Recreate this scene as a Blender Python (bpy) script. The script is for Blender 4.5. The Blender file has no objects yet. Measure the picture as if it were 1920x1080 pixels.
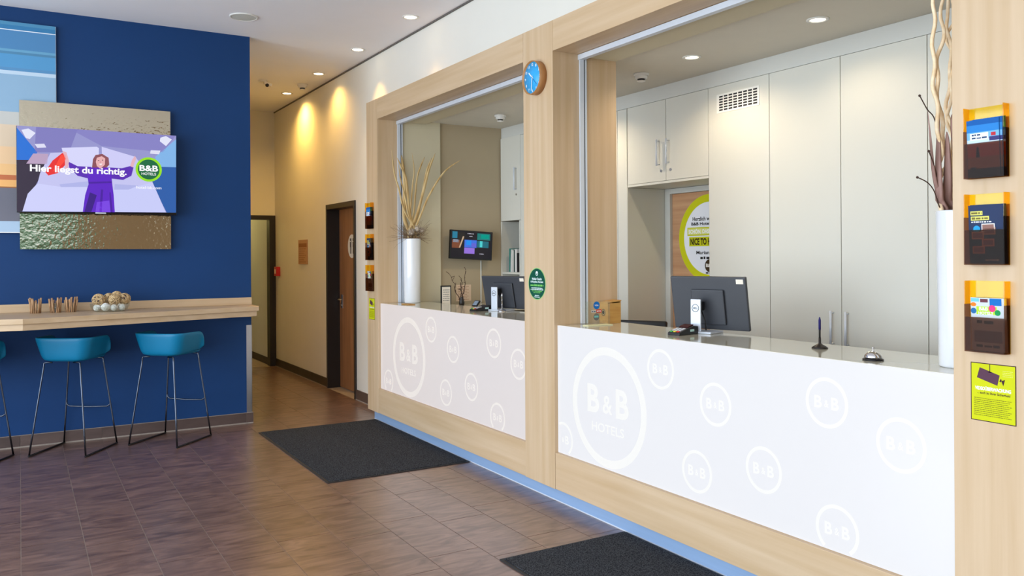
import bpy, math, random
from mathutils import Vector, Matrix, Euler
random.seed(7)
S = bpy.context.scene
COL = S.collection

# ------------------------------------------------------------------ camera, world, light, exposure
cam_data = bpy.data.cameras.new('camera')
cam = bpy.data.objects.new('camera', cam_data)
COL.objects.link(cam)
cam_data.sensor_width = 36.0
cam_data.lens = 29.05
cam_data.shift_y = -0.0319
cam_data.clip_start = 0.05
YAW = 0.53779
cam.matrix_world = (Matrix.Translation((0, 0, 1.55)) @ Matrix.Rotation(-YAW, 4, 'Z') @ Matrix.Rotation(math.pi/2, 4, 'X')
                    @ Matrix.Rotation(-0.00607, 4, 'Z'))
S.camera = cam

S.view_settings.view_transform = 'Standard'
S.view_settings.look = 'None'
S.view_settings.gamma = 1.0
S.view_settings.use_curve_mapping = False
S.view_settings.exposure = 0.0

world = bpy.data.worlds.new('daylight')
S.world = world
world.use_nodes = True
wn = world.node_tree
for n in list(wn.nodes): wn.nodes.remove(n)
wo = wn.nodes.new('ShaderNodeOutputWorld'); wb = wn.nodes.new('ShaderNodeBackground')
wt = wn.nodes.new('ShaderNodeTexCoord'); ws = wn.nodes.new('ShaderNodeSeparateXYZ'); wr = wn.nodes.new('ShaderNodeValToRGB')
wn.links.new(wt.outputs['Generated'], ws.inputs[0]); wn.links.new(ws.outputs['Z'], wr.inputs[0])
wn.links.new(wr.outputs[0], wb.inputs[0]); wn.links.new(wb.outputs[0], wo.inputs[0])
cr = wr.color_ramp
cr.elements[0].position = 0.0; cr.elements[0].color = (0.05, 0.09, 0.06, 1)
cr.elements[1].position = 1.0; cr.elements[1].color = (0.45, 0.62, 0.95, 1)
e = cr.elements.new(0.03); e.color = (0.10, 0.26, 0.20, 1)
e = cr.elements.new(0.10); e.color = (0.75, 0.85, 1.0, 1)
wb.inputs['Strength'].default_value = 1.6

def light(name, kind, loc, energy, color, rot=(0, 0, 0), **kw):
    d = bpy.data.lights.new(name, kind); d.energy = energy; d.color = color
    for k, v in kw.items(): setattr(d, k, v)
    o = bpy.data.objects.new(name, d); o.location = loc; o.rotation_euler = rot
    COL.objects.link(o); return o
# daylight entering through the street windows (left side and rear of the lobby)
light('daylight_left', 'AREA', (-4.75, 2.6, 1.75), 700, (0.80, 0.90, 1.0), (0, -math.pi/2, 0), shape='RECTANGLE', size=3.2, size_y=9.2)
light('daylight_rear', 'AREA', (-2.4, -2.95, 1.75), 75, (0.90, 0.95, 1.0), (math.pi/2, 0, 0), shape='RECTANGLE', size=3.0, size_y=3.1)
WARM = (1.0, 0.57, 0.13)
def spot(name, x, y, z, e, color, angle=75, blend=.6, rot=(0, 0, 0), r=.03):
    return light(name, 'SPOT', (x, y, z), e, color, rot, spot_size=math.radians(angle), spot_blend=blend, shadow_soft_size=r)

# ------------------------------------------------------------------ materials
MATS = {}
def mat(name, color=(.8, .8, .8), rough=.5, metal=0.0, emit=None, es=1.0, spec=.5, noise=0.0, nscale=(8, 8, 8), bump=0.0, bscale=60,
        coat=0.0, coatr=.08, rand=0.0, c2=None, ndist=0.0, ndetail=4.0, sheen=0.0, nrange=(.3, .7)):
    m = bpy.data.materials.new(name); m.use_nodes = True
    nt = m.node_tree; b = nt.nodes['Principled BSDF']
    b.inputs['Base Color'].default_value = (*color, 1)
    b.inputs['Roughness'].default_value = rough
    b.inputs['Metallic'].default_value = metal
    b.inputs['Specular IOR Level'].default_value = spec
    b.inputs['Coat Weight'].default_value = coat
    b.inputs['Coat Roughness'].default_value = coatr
    if sheen: b.inputs['Sheen Weight'].default_value = sheen
    if emit:
        b.inputs['Emission Color'].default_value = (*emit, 1); b.inputs['Emission Strength'].default_value = es
    out = None
    if noise or c2 or bump or rand:
        tc = nt.nodes.new('ShaderNodeTexCoord'); mp = nt.nodes.new('ShaderNodeMapping')
        mp.inputs['Scale'].default_value = nscale
        nt.links.new(tc.outputs['Object'], mp.inputs[0])
        if rand:
            oi = nt.nodes.new('ShaderNodeObjectInfo'); mm = nt.nodes.new('ShaderNodeMath'); mm.operation = 'MULTIPLY'; mm.inputs[1].default_value = 40
            nt.links.new(oi.outputs['Random'], mm.inputs[0])
            cx = nt.nodes.new('ShaderNodeCombineXYZ')
            for i in range(3): nt.links.new(mm.outputs[0], cx.inputs[i])
            nt.links.new(cx.outputs[0], mp.inputs['Location'])
    if noise or c2:
        nz = nt.nodes.new('ShaderNodeTexNoise'); nz.inputs['Scale'].default_value = 1.0; nz.inputs['Detail'].default_value = ndetail
        nz.inputs['Distortion'].default_value = ndist
        nt.links.new(mp.outputs[0], nz.inputs['Vector'])
        rp = nt.nodes.new('ShaderNodeValToRGB')
        k = noise
        a = c2 if c2 else tuple(max(0, x*(1-k)) for x in color); bb = color if c2 else tuple(min(1, x*(1+k)) for x in color)
        rp.color_ramp.elements[0].position = nrange[0]; rp.color_ramp.elements[0].color = (*a, 1)
        rp.color_ramp.elements[1].position = nrange[1]; rp.color_ramp.elements[1].color = (*bb, 1)
        nt.links.new(nz.outputs['Fac'], rp.inputs[0])
        out = rp.outputs[0]
        if rand:
            hs = nt.nodes.new('ShaderNodeHueSaturation'); mr = nt.nodes.new('ShaderNodeMapRange')
            mr.inputs['To Min'].default_value = 1-rand; mr.inputs['To Max'].default_value = 1+rand
            nt.links.new(oi.outputs['Random'], mr.inputs['Value']); nt.links.new(mr.outputs[0], hs.inputs['Value'])
            nt.links.new(out, hs.inputs['Color']); out = hs.outputs[0]
        nt.links.new(out, b.inputs['Base Color'])
    if bump:
        n2 = nt.nodes.new('ShaderNodeTexNoise'); n2.inputs['Scale'].default_value = bscale; n2.inputs['Detail'].default_value = 2
        nt.links.new(tc.outputs['Object'], n2.inputs['Vector'])
        bp = nt.nodes.new('ShaderNodeBump'); bp.inputs['Strength'].default_value = bump; bp.inputs['Distance'].default_value = .01
        nt.links.new(n2.outputs['Fac'], bp.inputs['Height']); nt.links.new(bp.outputs[0], b.inputs['Normal'])
    MATS[name] = m
    return m
def tinted(name, tint, gloss=.12, rough=.05):
    m = bpy.data.materials.new(name); m.use_nodes = True; nt = m.node_tree
    for n in list(nt.nodes): nt.nodes.remove(n)
    o = nt.nodes.new('ShaderNodeOutputMaterial'); t = nt.nodes.new('ShaderNodeBsdfTransparent'); g = nt.nodes.new('ShaderNodeBsdfGlossy'); x = nt.nodes.new('ShaderNodeMixShader')
    t.inputs[0].default_value = (*tint, 1); g.inputs['Roughness'].default_value = rough; x.inputs[0].default_value = gloss
    nt.links.new(t.outputs[0], x.inputs[1]); nt.links.new(g.outputs[0], x.inputs[2]); nt.links.new(x.outputs[0], o.inputs[0])
    MATS[name] = m; return m
def srgb(r, g, b):
    f = lambda c: (c/255/12.92) if c/255 <= .04045 else ((c/255+.055)/1.055)**2.4
    return (f(r), f(g), f(b))
def ink(r, g, b):
    k = 'ink_%d_%d_%d' % (r, g, b)
    return MATS.get(k) or mat(k, srgb(r, g, b), .6, spec=.2)
def glow(r, g, b, s=1.0):
    k = 'screen_%d_%d_%d' % (r, g, b)
    return MATS.get(k) or mat(k, (.01, .01, .01), .25, emit=srgb(r, g, b), es=s, spec=.3)

oakc, oakd = srgb(211, 184, 151), srgb(195, 164, 125)
OAK_Z = mat('oak_vertical_grain', oakc, .42, c2=oakd, nscale=(22, 22, .9), ndetail=6, nrange=(.25, .7))
OAK_Y = mat('oak_long_grain', oakc, .42, c2=oakd, nscale=(22, .9, 22), ndetail=6, nrange=(.25, .7))
OAK_X = mat('oak_shelf_grain', oakc, .38, c2=oakd, nscale=(.9, 22, 22), ndetail=6, nrange=(.25, .7))
WHITE = mat('white_wall_paint', srgb(232, 230, 224), .7, noise=.015, nscale=(3, 3, 3))
CEIL = mat('ceiling_paint', srgb(242, 242, 246), .8, noise=.012, nscale=(2, 2, 2))
BLUE = mat('blue_wall_paint', srgb(2, 55, 108), .6, noise=.06, nscale=(1.2, 1.2, 1.2), spec=.35)
OFFW = mat('office_wall_paint', srgb(206, 196, 168), .7, noise=.015, nscale=(3, 3, 3))
TVW = mat('office_taupe_wall_paint', srgb(176, 160, 132), .7, noise=.015, nscale=(3, 3, 3))
CAB = mat('cream_cabinet_laminate', srgb(212, 210, 200), .35, noise=.01, nscale=(2, 2, 2))
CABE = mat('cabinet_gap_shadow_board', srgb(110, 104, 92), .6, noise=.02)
TILE = mat('brown_stoneware_tile', srgb(136, 104, 90), .34, c2=srgb(82, 55, 46), nscale=(4, 14, 4), ndetail=9, ndist=1.6, rand=.05, spec=1.0, nrange=(.30, .70), coat=.6, coatr=.26)
GROUT = mat('light_tile_grout', srgb(150, 138, 128), .85, noise=.1, nscale=(30, 30, 30))
SLAB = mat('floor_screed_and_grout', srgb(158, 144, 134), .8, noise=.12, nscale=(4, 4, 4))
SKIRT = mat('brown_skirting_tile', srgb(94, 76, 70), .45, c2=srgb(70, 54, 50), nscale=(3, 3, 9), rand=.08)
DSKIRT = mat('dark_skirting', srgb(40, 28, 24), .4, noise=.1)
MATTE = mat('charcoal_mat_pile', srgb(76, 78, 82), .95, c2=srgb(30, 31, 35), nscale=(160, 160, 160), ndetail=2, bump=.6, bscale=220, spec=.1, nrange=(.4, .62))
RUBB = mat('black_rubber_edge', srgb(34, 34, 36), .6, noise=.05)
STEEL = mat('brushed_steel', srgb(190, 192, 196), .28, 1.0, noise=.03, nscale=(80, 3, 80))
ALU = mat('satin_aluminium', srgb(214, 220, 230), .38, .12, noise=.02)
CHROME = mat('polished_chrome', srgb(225, 225, 228), .06, 1.0, noise=.01)
PLINTH = mat('brushed_plinth_metal', srgb(150, 178, 214), .5, .25, noise=.04, nscale=(60, 2, 60))  # blue of the reflected daylight is mixed into the metal colour
DARK = mat('dark_frame_metal', srgb(34, 28, 26), .4, .0, noise=.05)
BLK = mat('black_plastic', srgb(24, 24, 26), .4, noise=.05)
MONB = mat('monitor_back_plastic', srgb(58, 60, 66), .42, noise=.04, nscale=(5, 5, 5))
GLOSSB = mat('glossy_black_bezel', srgb(14, 14, 18), .15, noise=.02)
STOOLM = mat('blue_stool_shell', srgb(0, 118, 160), .45, noise=.03, nscale=(6, 6, 6), spec=.4)
STOOLC = mat('blue_stool_fabric', srgb(6, 104, 150), .85, noise=.08, nscale=(60, 60, 60))
ROD = mat('dark_chromed_rod', srgb(84, 90, 102), .22, 1.0, noise=.03)
RODB = mat('black_sled_runner', srgb(26, 26, 30), .4, .3, noise=.03)
COUNTER = mat('pale_beige_worktop', srgb(206, 202, 184), .12, noise=.012, nscale=(4, 4, 4), coat=.5)
VASE = mat('white_glazed_ceramic', srgb(232, 234, 238), .12, noise=.008, coat=.6)
BRANCH = mat('pale_peeled_willow', srgb(255, 234, 200), .6, c2=srgb(238, 204, 156), nscale=(20, 20, 40))
DRYL = mat('dry_straw_leaf', srgb(232, 206, 150), .6, c2=srgb(190, 150, 90), nscale=(40, 40, 3))
PURPL = mat('dried_purple_brown_leaf', srgb(166, 130, 120), .6, c2=srgb(126, 90, 78), nscale=(40, 40, 4))
TWIGN = mat('tangled_brown_twigs', srgb(140, 112, 86), .8, noise=.25, nscale=(30, 30, 30))
FLUFF = mat('pale_plume_fluff', srgb(214, 200, 184), .95, noise=.15, nscale=(60, 60, 60), bump=1.0, bscale=90)
DTWIG = mat('dark_twig_bark', srgb(70, 46, 34), .8, noise=.3, nscale=(40, 40, 40))
STICK = mat('grey_brown_stick_bark', srgb(200, 160, 120), .75, c2=srgb(146, 108, 76), nscale=(60, 60, 20), rand=.2)
WICK = mat('straw_wicker_strand', srgb(232, 204, 156), .7, c2=srgb(176, 138, 92), nscale=(50, 50, 50), rand=.12)
BALLW = mat('white_textured_ball', srgb(236, 234, 228), .8, noise=.1, nscale=(70, 70, 70), bump=1.0, bscale=120)
GLASS = tinted('clear_bowl_glass', (.96, .98, .97), .10)
ACRY = tinted('clear_acrylic', (.95, .97, .93), .10)
AMBER = tinted('amber_acrylic', (1.0, .95, .42), .03)
AMBERS = tinted('amber_acrylic_side', (1.0, .72, .14), .03)
SMOKE = tinted('smoked_brown_acrylic', (.52, .38, .30), .006)
WINGL = tinted('window_glass', (.95, .97, .98), .06)
PLAST = mat('white_plastic', srgb(232, 230, 224), .45, noise=.02)
RED = mat('red_call_point', srgb(190, 30, 34), .4, noise=.05)
PAPER = mat('notice_paper', srgb(212, 196, 170), .7, noise=.04, nscale=(20, 60, 60))
PAPERW = mat('white_paper', srgb(238, 228, 212), .7, noise=.02)
DOORW = mat('brown_wood_door', srgb(170, 122, 84), .45, c2=srgb(140, 98, 66), nscale=(18, 18, 1.2), ndetail=5)
DOORH = mat('cherry_wood_door', srgb(204, 158, 118), .45, c2=srgb(184, 134, 96), nscale=(2, 1.2, 26), ndetail=5)
FRAMEW = mat('pale_grey_door_frame', srgb(206, 206, 200), .45, noise=.02)
TIPW = mat('orange_pine_box', srgb(206, 158, 84), .5, c2=srgb(184, 130, 60), nscale=(4, 30, 30))
LENS = mat('lit_lamp_lens', (.9, .9, .85), .4, emit=(1.0, .86, .6), es=9.0)
PANEL = mat('backlit_acrylic', (.24, .245, .25), .2, emit=(.97, .955, .975), es=.61)
PANELW = mat('backlit_acrylic_warm', (.24, .24, .24), .2, emit=(1.0, .89, .86), es=.52)
LOGO = mat('backlit_logo_film', (.26, .26, .26), .3, emit=(1.0, .985, .93), es=.655)
LOGOW = mat('backlit_logo_film_warm', (.26, .255, .25), .3, emit=(1.0, .92, .85), es=.61)

def oak_mirror():
    m = bpy.data.materials.new('hammered_mirror_glass'); m.use_nodes = True; nt = m.node_tree; b = nt.nodes['Principled BSDF']
    b.inputs['Base Color'].default_value = (*srgb(214, 204, 180), 1); b.inputs['Metallic'].default_value = 1.0; b.inputs['Roughness'].default_value = .10
    tc = nt.nodes.new('ShaderNodeTexCoord'); v = nt.nodes.new('ShaderNodeTexNoise'); v.inputs['Scale'].default_value = 38; v.inputs['Detail'].default_value = 1.0
    w = nt.nodes.new('ShaderNodeTexNoise'); w.inputs['Scale'].default_value = 2.2; w.inputs['Detail'].default_value = 0
    bp = nt.nodes.new('ShaderNodeBump'); bp.inputs['Strength'].default_value = .16; bp.inputs['Distance'].default_value = .008
    b2 = nt.nodes.new('ShaderNodeBump'); b2.inputs['Strength'].default_value = .12; b2.inputs['Distance'].default_value = .05
    nt.links.new(tc.outputs['Object'], v.inputs['Vector']); nt.links.new(tc.outputs['Object'], w.inputs['Vector'])
    nt.links.new(w.outputs['Fac'], b2.inputs['Height']); nt.links.new(v.outputs['Fac'], bp.inputs['Height']); nt.links.new(b2.outputs[0], bp.inputs['Normal'])
    nt.links.new(bp.outputs[0], b.inputs['Normal'])
    MATS[m.name] = m; return m
HAMMER = oak_mirror()

# ------------------------------------------------------------------ mesh helpers
def tag(o, label=None, cat=None, group=None, kind=None):
    if label: o['label'] = label
    if cat: o['category'] = cat
    if group: o['group'] = group
    if kind: o['kind'] = kind
    return o
ORG = {}
def empty(name, loc, label, cat, group=None, kind=None):
    o = bpy.data.objects.new(name, None); o.location = loc; o.empty_display_size = .1
    COL.objects.link(o); ORG[o] = Vector(loc)
    return tag(o, label, cat, group, kind)

class MB:
    def __init__(s): s.v = []; s.f = []; s.m = []; s.mats = []; s.sm = []
    def mi(s, m):
        if m not in s.mats: s.mats.append(m)
        return s.mats.index(m)
    def add(s, vs, fs, m, smooth=False):
        b = len(s.v); s.v += [tuple(p) for p in vs]; k = s.mi(m)
        for f in fs: s.f.append(tuple(b+i for i in f)); s.m.append(k); s.sm.append(smooth)
        return s
    def box(s, x0, x1, y0, y1, z0, z1, m):
        x0, x1 = min(x0, x1), max(x0, x1); y0, y1 = min(y0, y1), max(y0, y1); z0, z1 = min(z0, z1), max(z0, z1)
        vs = [(x, y, z) for z in (z0, z1) for y in (y0, y1) for x in (x0, x1)]
        return s.add(vs, [(0, 2, 3, 1), (4, 5, 7, 6), (0, 1, 5, 4), (2, 6, 7, 3), (0, 4, 6, 2), (1, 3, 7, 5)], m)
    def obox(s, c, size, M, m):      # oriented box, M a 3x3 matrix
        hx, hy, hz = (q/2 for q in size); c = Vector(c)
        vs = [c+M@Vector((x*hx, y*hy, z*hz)) for z in (-1, 1) for y in (-1, 1) for x in (-1, 1)]
        return s.add(vs, [(0, 2, 3, 1), (4, 5, 7, 6), (0, 1, 5, 4), (2, 6, 7, 3), (0, 4, 6, 2), (1, 3, 7, 5)], m)
    def prism(s, pts, z0, z1, m):    # pts ccw in xy
        n = len(pts)
        vs = [(x, y, z0) for x, y in pts]+[(x, y, z1) for x, y in pts]
        return s.add(vs, [tuple(reversed(range(n))), tuple(range(n, 2*n))]+[(i, (i+1) % n, n+(i+1) % n, n+i) for i in range(n)], m)
    def tube(s, path, r, m, n=8, flat=None, caps=True):
        P = [Vector(p) for p in path]; R = r if isinstance(r, (list, tuple)) else [r]*len(P)
        vs = []; prev = None
        for i, p in enumerate(P):
            t = (P[min(i+1, len(P)-1)]-P[max(i-1, 0)]).normalized()
            if prev is None:
                a = Vector((0, 0, 1)) if abs(t.z) < .9 else Vector((1, 0, 0))
                u = t.cross(a).normalized()
            else: u = (prev-t*prev.dot(t)).normalized()
            prev = u; w = t.cross(u)
            for k in range(n):
                a = 2*math.pi*k/n
                vs.append(p+u*math.cos(a)*R[i]*(flat if flat and flat > 0 else 1)+w*math.sin(a)*R[i]*(-flat if flat and flat < 0 else 1))
        fs = [(i*n+k, i*n+(k+1) % n, (i+1)*n+(k+1) % n, (i+1)*n+k) for i in range(len(P)-1) for k in range(n)]
        if caps: fs += [tuple(reversed(range(n))), tuple(range((len(P)-1)*n, len(P)*n))]
        return s.add(vs, fs, m, True)
    def lathe(s, prof, c, m, n=32, axis='Z', smooth=True):   # prof [(r,h)]
        vs = []
        for r, h in prof:
            for k in range(n):
                a = 2*math.pi*k/n; p = (r*math.cos(a), r*math.sin(a), h)
                if axis == 'X': p = (p[2], p[0], p[1])
                if axis == 'Y': p = (p[0], p[2], p[1])
                vs.append((c[0]+p[0], c[1]+p[1], c[2]+p[2]))
        fs = [(i*n+k, i*n+(k+1) % n, (i+1)*n+(k+1) % n, (i+1)*n+k) for i in range(len(prof)-1) for k in range(n)]
        if axis == 'Y': fs = [tuple(reversed(f)) for f in fs]
        return s.add(vs, fs, m, smooth)
    def cyl(s, c, r, h, m, n=24, axis='Z'):
        return s.lathe([(0.0001, 0), (r, 0), (r, h), (0.0001, h)], c, m, n, axis, False)
    def ball(s, c, r, m, n=16, k=10):
        return s.lathe([(max(1e-4, r*math.sin(math.pi*i/k)), -r*math.cos(math.pi*i/k)) for i in range(k+1)], c, m, n)
    def build(s, name, parent=None, loc=None, bev=0, label=None, cat=None, group=None, kind=None, sub=0, solid=0):
        me = bpy.data.meshes.new(name)
        org = ORG[parent] if parent is not None else Vector(loc or (0, 0, 0))
        me.from_pydata([(x-org.x, y-org.y, z-org.z) for x, y, z in s.v], [], s.f)
        for m in s.mats: me.materials.append(m)
        me.polygons.foreach_set('material_index', s.m); me.polygons.foreach_set('use_smooth', s.sm)
        me.update()
        o = bpy.data.objects.new(name, me); COL.objects.link(o)
        if parent is not None: o.parent = parent
        else: o.location = org
        ORG[o] = org
        if solid:
            d = o.modifiers.new('solid', 'SOLIDIFY'); d.thickness = solid; d.offset = 0
        if bev:
            d = o.modifiers.new('bevel', 'BEVEL'); d.width = bev; d.segments = 2; d.limit_method = 'ANGLE'
        if sub:
            d = o.modifiers.new('subsurf', 'SUBSURF'); d.levels = sub; d.render_levels = sub
        return tag(o, label, cat, group, kind)
def box(name, dims, m, parent=None, **kw):
    b = MB().box(*dims, m)
    if parent is None and 'loc' not in kw: kw['loc'] = ((dims[0]+dims[1])/2, (dims[2]+dims[3])/2, min(dims[4], dims[5]))
    return b.build(name, parent, **kw)
def struct(name, dims, m, parent=None, **kw):
    o = box(name, dims, m, parent, **kw)
    if parent is None: o['kind'] = 'structure'
    return o
def copy_tree(o, parent=None):
    c = o.copy(); COL.objects.link(c)
    if parent is not None: c.parent = parent
    for ch in [x for x in bpy.data.objects if x.parent == o]: copy_tree(ch, c)
    return c

_tc = {}
def text_geo(txt, bold=0.0):
    k = (txt, bold)
    if k not in _tc:
        cu = bpy.data.curves.new('lettering_source', 'FONT'); cu.body = txt; cu.size = 1.0; cu.offset = bold; cu.align_x = 'LEFT'; cu.resolution_u = 4
        ob = bpy.data.objects.new('lettering_source', cu); COL.objects.link(ob)
        dg = bpy.context.evaluated_depsgraph_get(); me = bpy.data.meshes.new_from_object(ob.evaluated_get(dg))
        vs = [(v.co.x, v.co.y) for v in me.vertices]; fs = [tuple(p.vertices) for p in me.polygons]
        bpy.data.objects.remove(ob); bpy.data.curves.remove(cu); bpy.data.meshes.remove(me)
        x0 = min(v[0] for v in vs); x1 = max(v[0] for v in vs); y0 = min(v[1] for v in vs); y1 = max(v[1] for v in vs)
        _tc[k] = ([((a-x0), (b-y0)) for a, b in vs], fs, x1-x0, y1-y0)
    return _tc[k]
class Print:                       # flat print lying on a surface: metric coords (a along u, b along v)
    def __init__(s, o, u, v, step=.0007):
        s.o, s.u, s.v = Vector(o), Vector(u).normalized(), Vector(v).normalized(); s.n = s.u.cross(s.v); s.mb = MB(); s.step = step
    def P(s, a, b, l): return s.o+s.u*a+s.v*b+s.n*(s.step*l)
    def poly(s, pts, m, l=1):
        ar = sum(pts[i][0]*pts[(i+1) % len(pts)][1]-pts[(i+1) % len(pts)][0]*pts[i][1] for i in range(len(pts)))
        if ar < 0: pts = pts[::-1]
        s.mb.add([s.P(a, b, l) for a, b in pts], [tuple(range(len(pts)))], m); return s
    def rect(s, a0, a1, b0, b1, m, l=1): return s.poly([(a0, b0), (a1, b0), (a1, b1), (a0, b1)], m, l)
    def disc(s, a, b, r, m, l=1, n=40, ry=None):
        return s.poly([(a+r*math.cos(2*math.pi*k/n), b+(ry or r)*math.sin(2*math.pi*k/n)) for k in range(n)], m, l)
    def ring(s, a, b, r, ri, m, l=1, n=48):
        vs = [s.P(a+q*math.cos(2*math.pi*k/n), b+q*math.sin(2*math.pi*k/n), l) for q in (ri, r) for k in range(n)]
        s.mb.add(vs, [(k, n+k, n+(k+1) % n, (k+1) % n) for k in range(n)], m); return s
    def text(s, txt, a, b, w, h, m, l=2, bold=.012, center=True, skew=0, rot=0):
        vs, fs, tw, th = text_geo(txt, bold); sx, sy = w/tw, h/th
        ox, oy = (a-w/2, b-h/2) if center else (a, b)
        c, si = math.cos(rot), math.sin(rot); out = []
        for x, y in vs:
            X, Y = ox+x*sx-a, oy+y*sy-b
            out.append(s.P(a+X*c-Y*si, b+X*si+Y*c, l))
        s.mb.add(out, fs, m); return s
    def blur_line(s, a, b, w, h, m, l=2, seed=1, rot=0):      # a line of print too small to read
        r = random.Random(seed); x = 0
        while x < w:
            k = min(w-x, h*r.uniform(.7, 3.2)); y = math.sin(rot)*x
            s.rect(a+x, a+x+k, b+y+h*r.uniform(0, .12), b+y+h*r.uniform(.75, 1), m, l); x += k+h*r.uniform(.3, .6)
        return s
    def build(s, name, parent=None, **kw): return s.mb.build(name, parent, **kw)

#@@SHELL
# ------------------------------------------------------------------ the room shell
floor = struct('floor', (-4.8, 5.2, -3.2, 15.4, -.12, -.0022), SLAB)
PX, PY, Y0 = .2985, .645, 3.866
TIN = .0021
def rect_pieces(x0, x1, y0, y1):
    out = []
    for a0, a1, b0, b1 in ((-1.2, 2.908, 2.2, 7.46), (-1.2, 3.112, 7.46, 7.868), (1.872, 3.112, 7.868, 11.82)):
        X0, X1, W0, W1 = max(x0, a0), min(x1, a1), max(y0, b0), min(y1, b1)
        if X1-X0 > .004 and W1-W0 > .004: out.append((X0, X1, W0, W1))
    return out
tile_me = None
for k in range(-4, 11):
    base = Y0 if k % 2 == 0 else Y0-.1612
    if k in (0, 1, 2, 3, 4): base += (.0, .31, .1, .42, .2)[k]*0
    for j in range(-3, 13):
        x0, x1, y0, y1 = PX*k+TIN, PX*(k+1)-TIN, base+PY*j+TIN, base+PY*(j+1)-TIN
        ps = rect_pieces(x0, x1, y0, y1)
        if not ps: continue
        full = len(ps) == 1 and abs((ps[0][1]-ps[0][0])*(ps[0][3]-ps[0][2])-(x1-x0)*(y1-y0)) < 1e-5
        c = ((x0+x1)/2, (y0+y1)/2, 0)
        if full and tile_me is not None:
            t = bpy.data.objects.new('tile', tile_me); COL.objects.link(t); t.parent = floor; t.location = Vector(c)-ORG[floor]
            continue
        mb = MB()
        for a, b_, d, e_ in ps: mb.box(a, b_, d, e_, -.0021, 0, TILE)
        t = mb.build('tile', loc=c); t.parent = floor; t.location = Vector(c)-ORG[floor]
        if full: tile_me = t.data

struct('ceiling', (-4.8, 3.5, -3.0, 12.1, 3.605, 3.75), CEIL)
struct('ceiling_office', (3.36, 5.0, .3, 7.5, 2.84, 2.95), mat('office_ceiling_paint', srgb(214, 208, 194), .75, noise=.01), None)
struct('wall_blue', (-4.6, 1.86, 7.88, 8.06, 0, 3.605), BLUE)
struct('wall_corridor_left', (1.70, 1.86, 8.06, 11.83, 0, 3.605), WHITE)
# corridor right wall with the washroom door hole
CORR = mat('corridor_wall_paint', srgb(230, 227, 218), .6, noise=.012, nscale=(3, 3, 3))
w = MB()
w.box(3.13, 3.36, 7.532, 8.54, 0, 3.605, CORR).box(3.13, 3.36, 9.51, 11.95, 0, 3.605, CORR).box(3.13, 3.36, 8.54, 9.51, 2.155, 3.605, CORR)
w.box(3.13, 3.36, -2.8, 7.532, 2.83, 3.605, CORR).box(3.13, 3.36, -2.8, .85, 0, 2.83, CORR)
w.build('wall_right', loc=(3.2, 5, 0), kind='structure')
struct('wall_office_jamb', (3.112, 3.522, 7.256, 7.50, 0, 2.84), OFFW)
struct('wall_office_end', (3.522, 5.0, 7.285, 7.50, 0, 2.84), TVW)
struct('wall_office_near', (3.372, 5.0, .3, .5, 0, 2.84), OFFW)
w = MB().box(4.655, 4.8, .5, 7.285, 0, 2.84, OFFW); w.build('wall_office_back', loc=(4.7, 4, 0), kind='structure')
# end of the corridor: doorway in dark metal frame, hallway beyond
w = MB(); w.box(1.86, 2.12, 11.83, 11.95, 0, 3.605, CORR).box(2.12, 3.13, 11.83, 11.95, 2.135, 3.605, CORR)
w.build('wall_corridor_end', loc=(2.5, 11.9, 0), kind='structure')
w = MB(); w.box(3.045, 3.129, 11.80, 11.955, 0, 2.135, DARK).box(2.12, 2.19, 11.80, 11.955, 0, 2.135, DARK).box(2.19, 3.045, 11.80, 11.955, 2.075, 2.135, DARK)
w.build('trim_1', loc=(2.6, 11.9, 0), kind='structure', label='dark metal door frame at the end of the corridor')
w = MB(); w.box(3.075, 3.2, 11.955, 15.2, 0, 2.62, CORR); w.build('wall_hallway_right', loc=(3.1, 13, 0), kind='structure')
struct('wall_hallway_left', (1.3, 1.42, 11.955, 15.2, 0, 2.62), CORR)
struct('wall_hallway_end', (1.42, 3.075, 15.08, 15.2, 0, 2.62), CORR)
struct('ceiling_hallway', (1.3, 3.2, 11.955, 15.2, 2.62, 2.7), CEIL)
struct('baseboard_hallway', (3.062, 3.074, 11.96, 15.07, .002, .10), DSKIRT)
light('hallway_lamp', 'POINT', (2.3, 13.3, 2.3), 9, (1.0, .80, .28), shadow_soft_size=.15)
# street side: glazed front, sill and mullions (left) and rear wall
w = MB(); w.box(-4.65, -4.5, -2.8, 7.88, 0, .25, WHITE).box(-4.65, -4.5, -2.8, 7.88, 3.3, 3.605, WHITE)
for y in (-2.8, -.9, 1.0, 2.9, 4.8, 6.7): w.box(-4.62, -4.53, y, y+.09, .25, 3.3, DARK)
w.box(-4.65, -4.5, 7.3, 7.88, .25, 3.3, WHITE); w.box(-4.61, -4.54, -2.8, 7.3, 2.3, 2.36, DARK)
w.build('window_1', loc=(-4.6, 2.5, 0), kind='structure')
struct('wall_rear', (.95, 3.13, -2.8, -2.65, 0, 3.605), mat('brown_rear_wall', srgb(150, 122, 92), .6, noise=.03))
w = MB(); w.box(-4.5, -3.9, -2.8, -2.65, 0, 3.605, WHITE).box(-3.9, .95, -2.8, -2.65, 3.3, 3.605, WHITE).box(-3.9, .95, -2.8, -2.65, 0, .15, WHITE)
for x in (-3.9, -2.3, -.7, .86): w.box(x, x+.1, -2.78, -2.68, .15, 3.3, DARK)
w.build('window_2', loc=(0, -2.7, 0), kind='structure')
# dark strip painting the shaded gap between ceiling and right wall
struct('trim_gap_shade', (3.118, 3.1295, -2.6, 11.82, 3.590, 3.604), mat('painted_gap_shade', srgb(96, 92, 88), .7, noise=.02))

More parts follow.
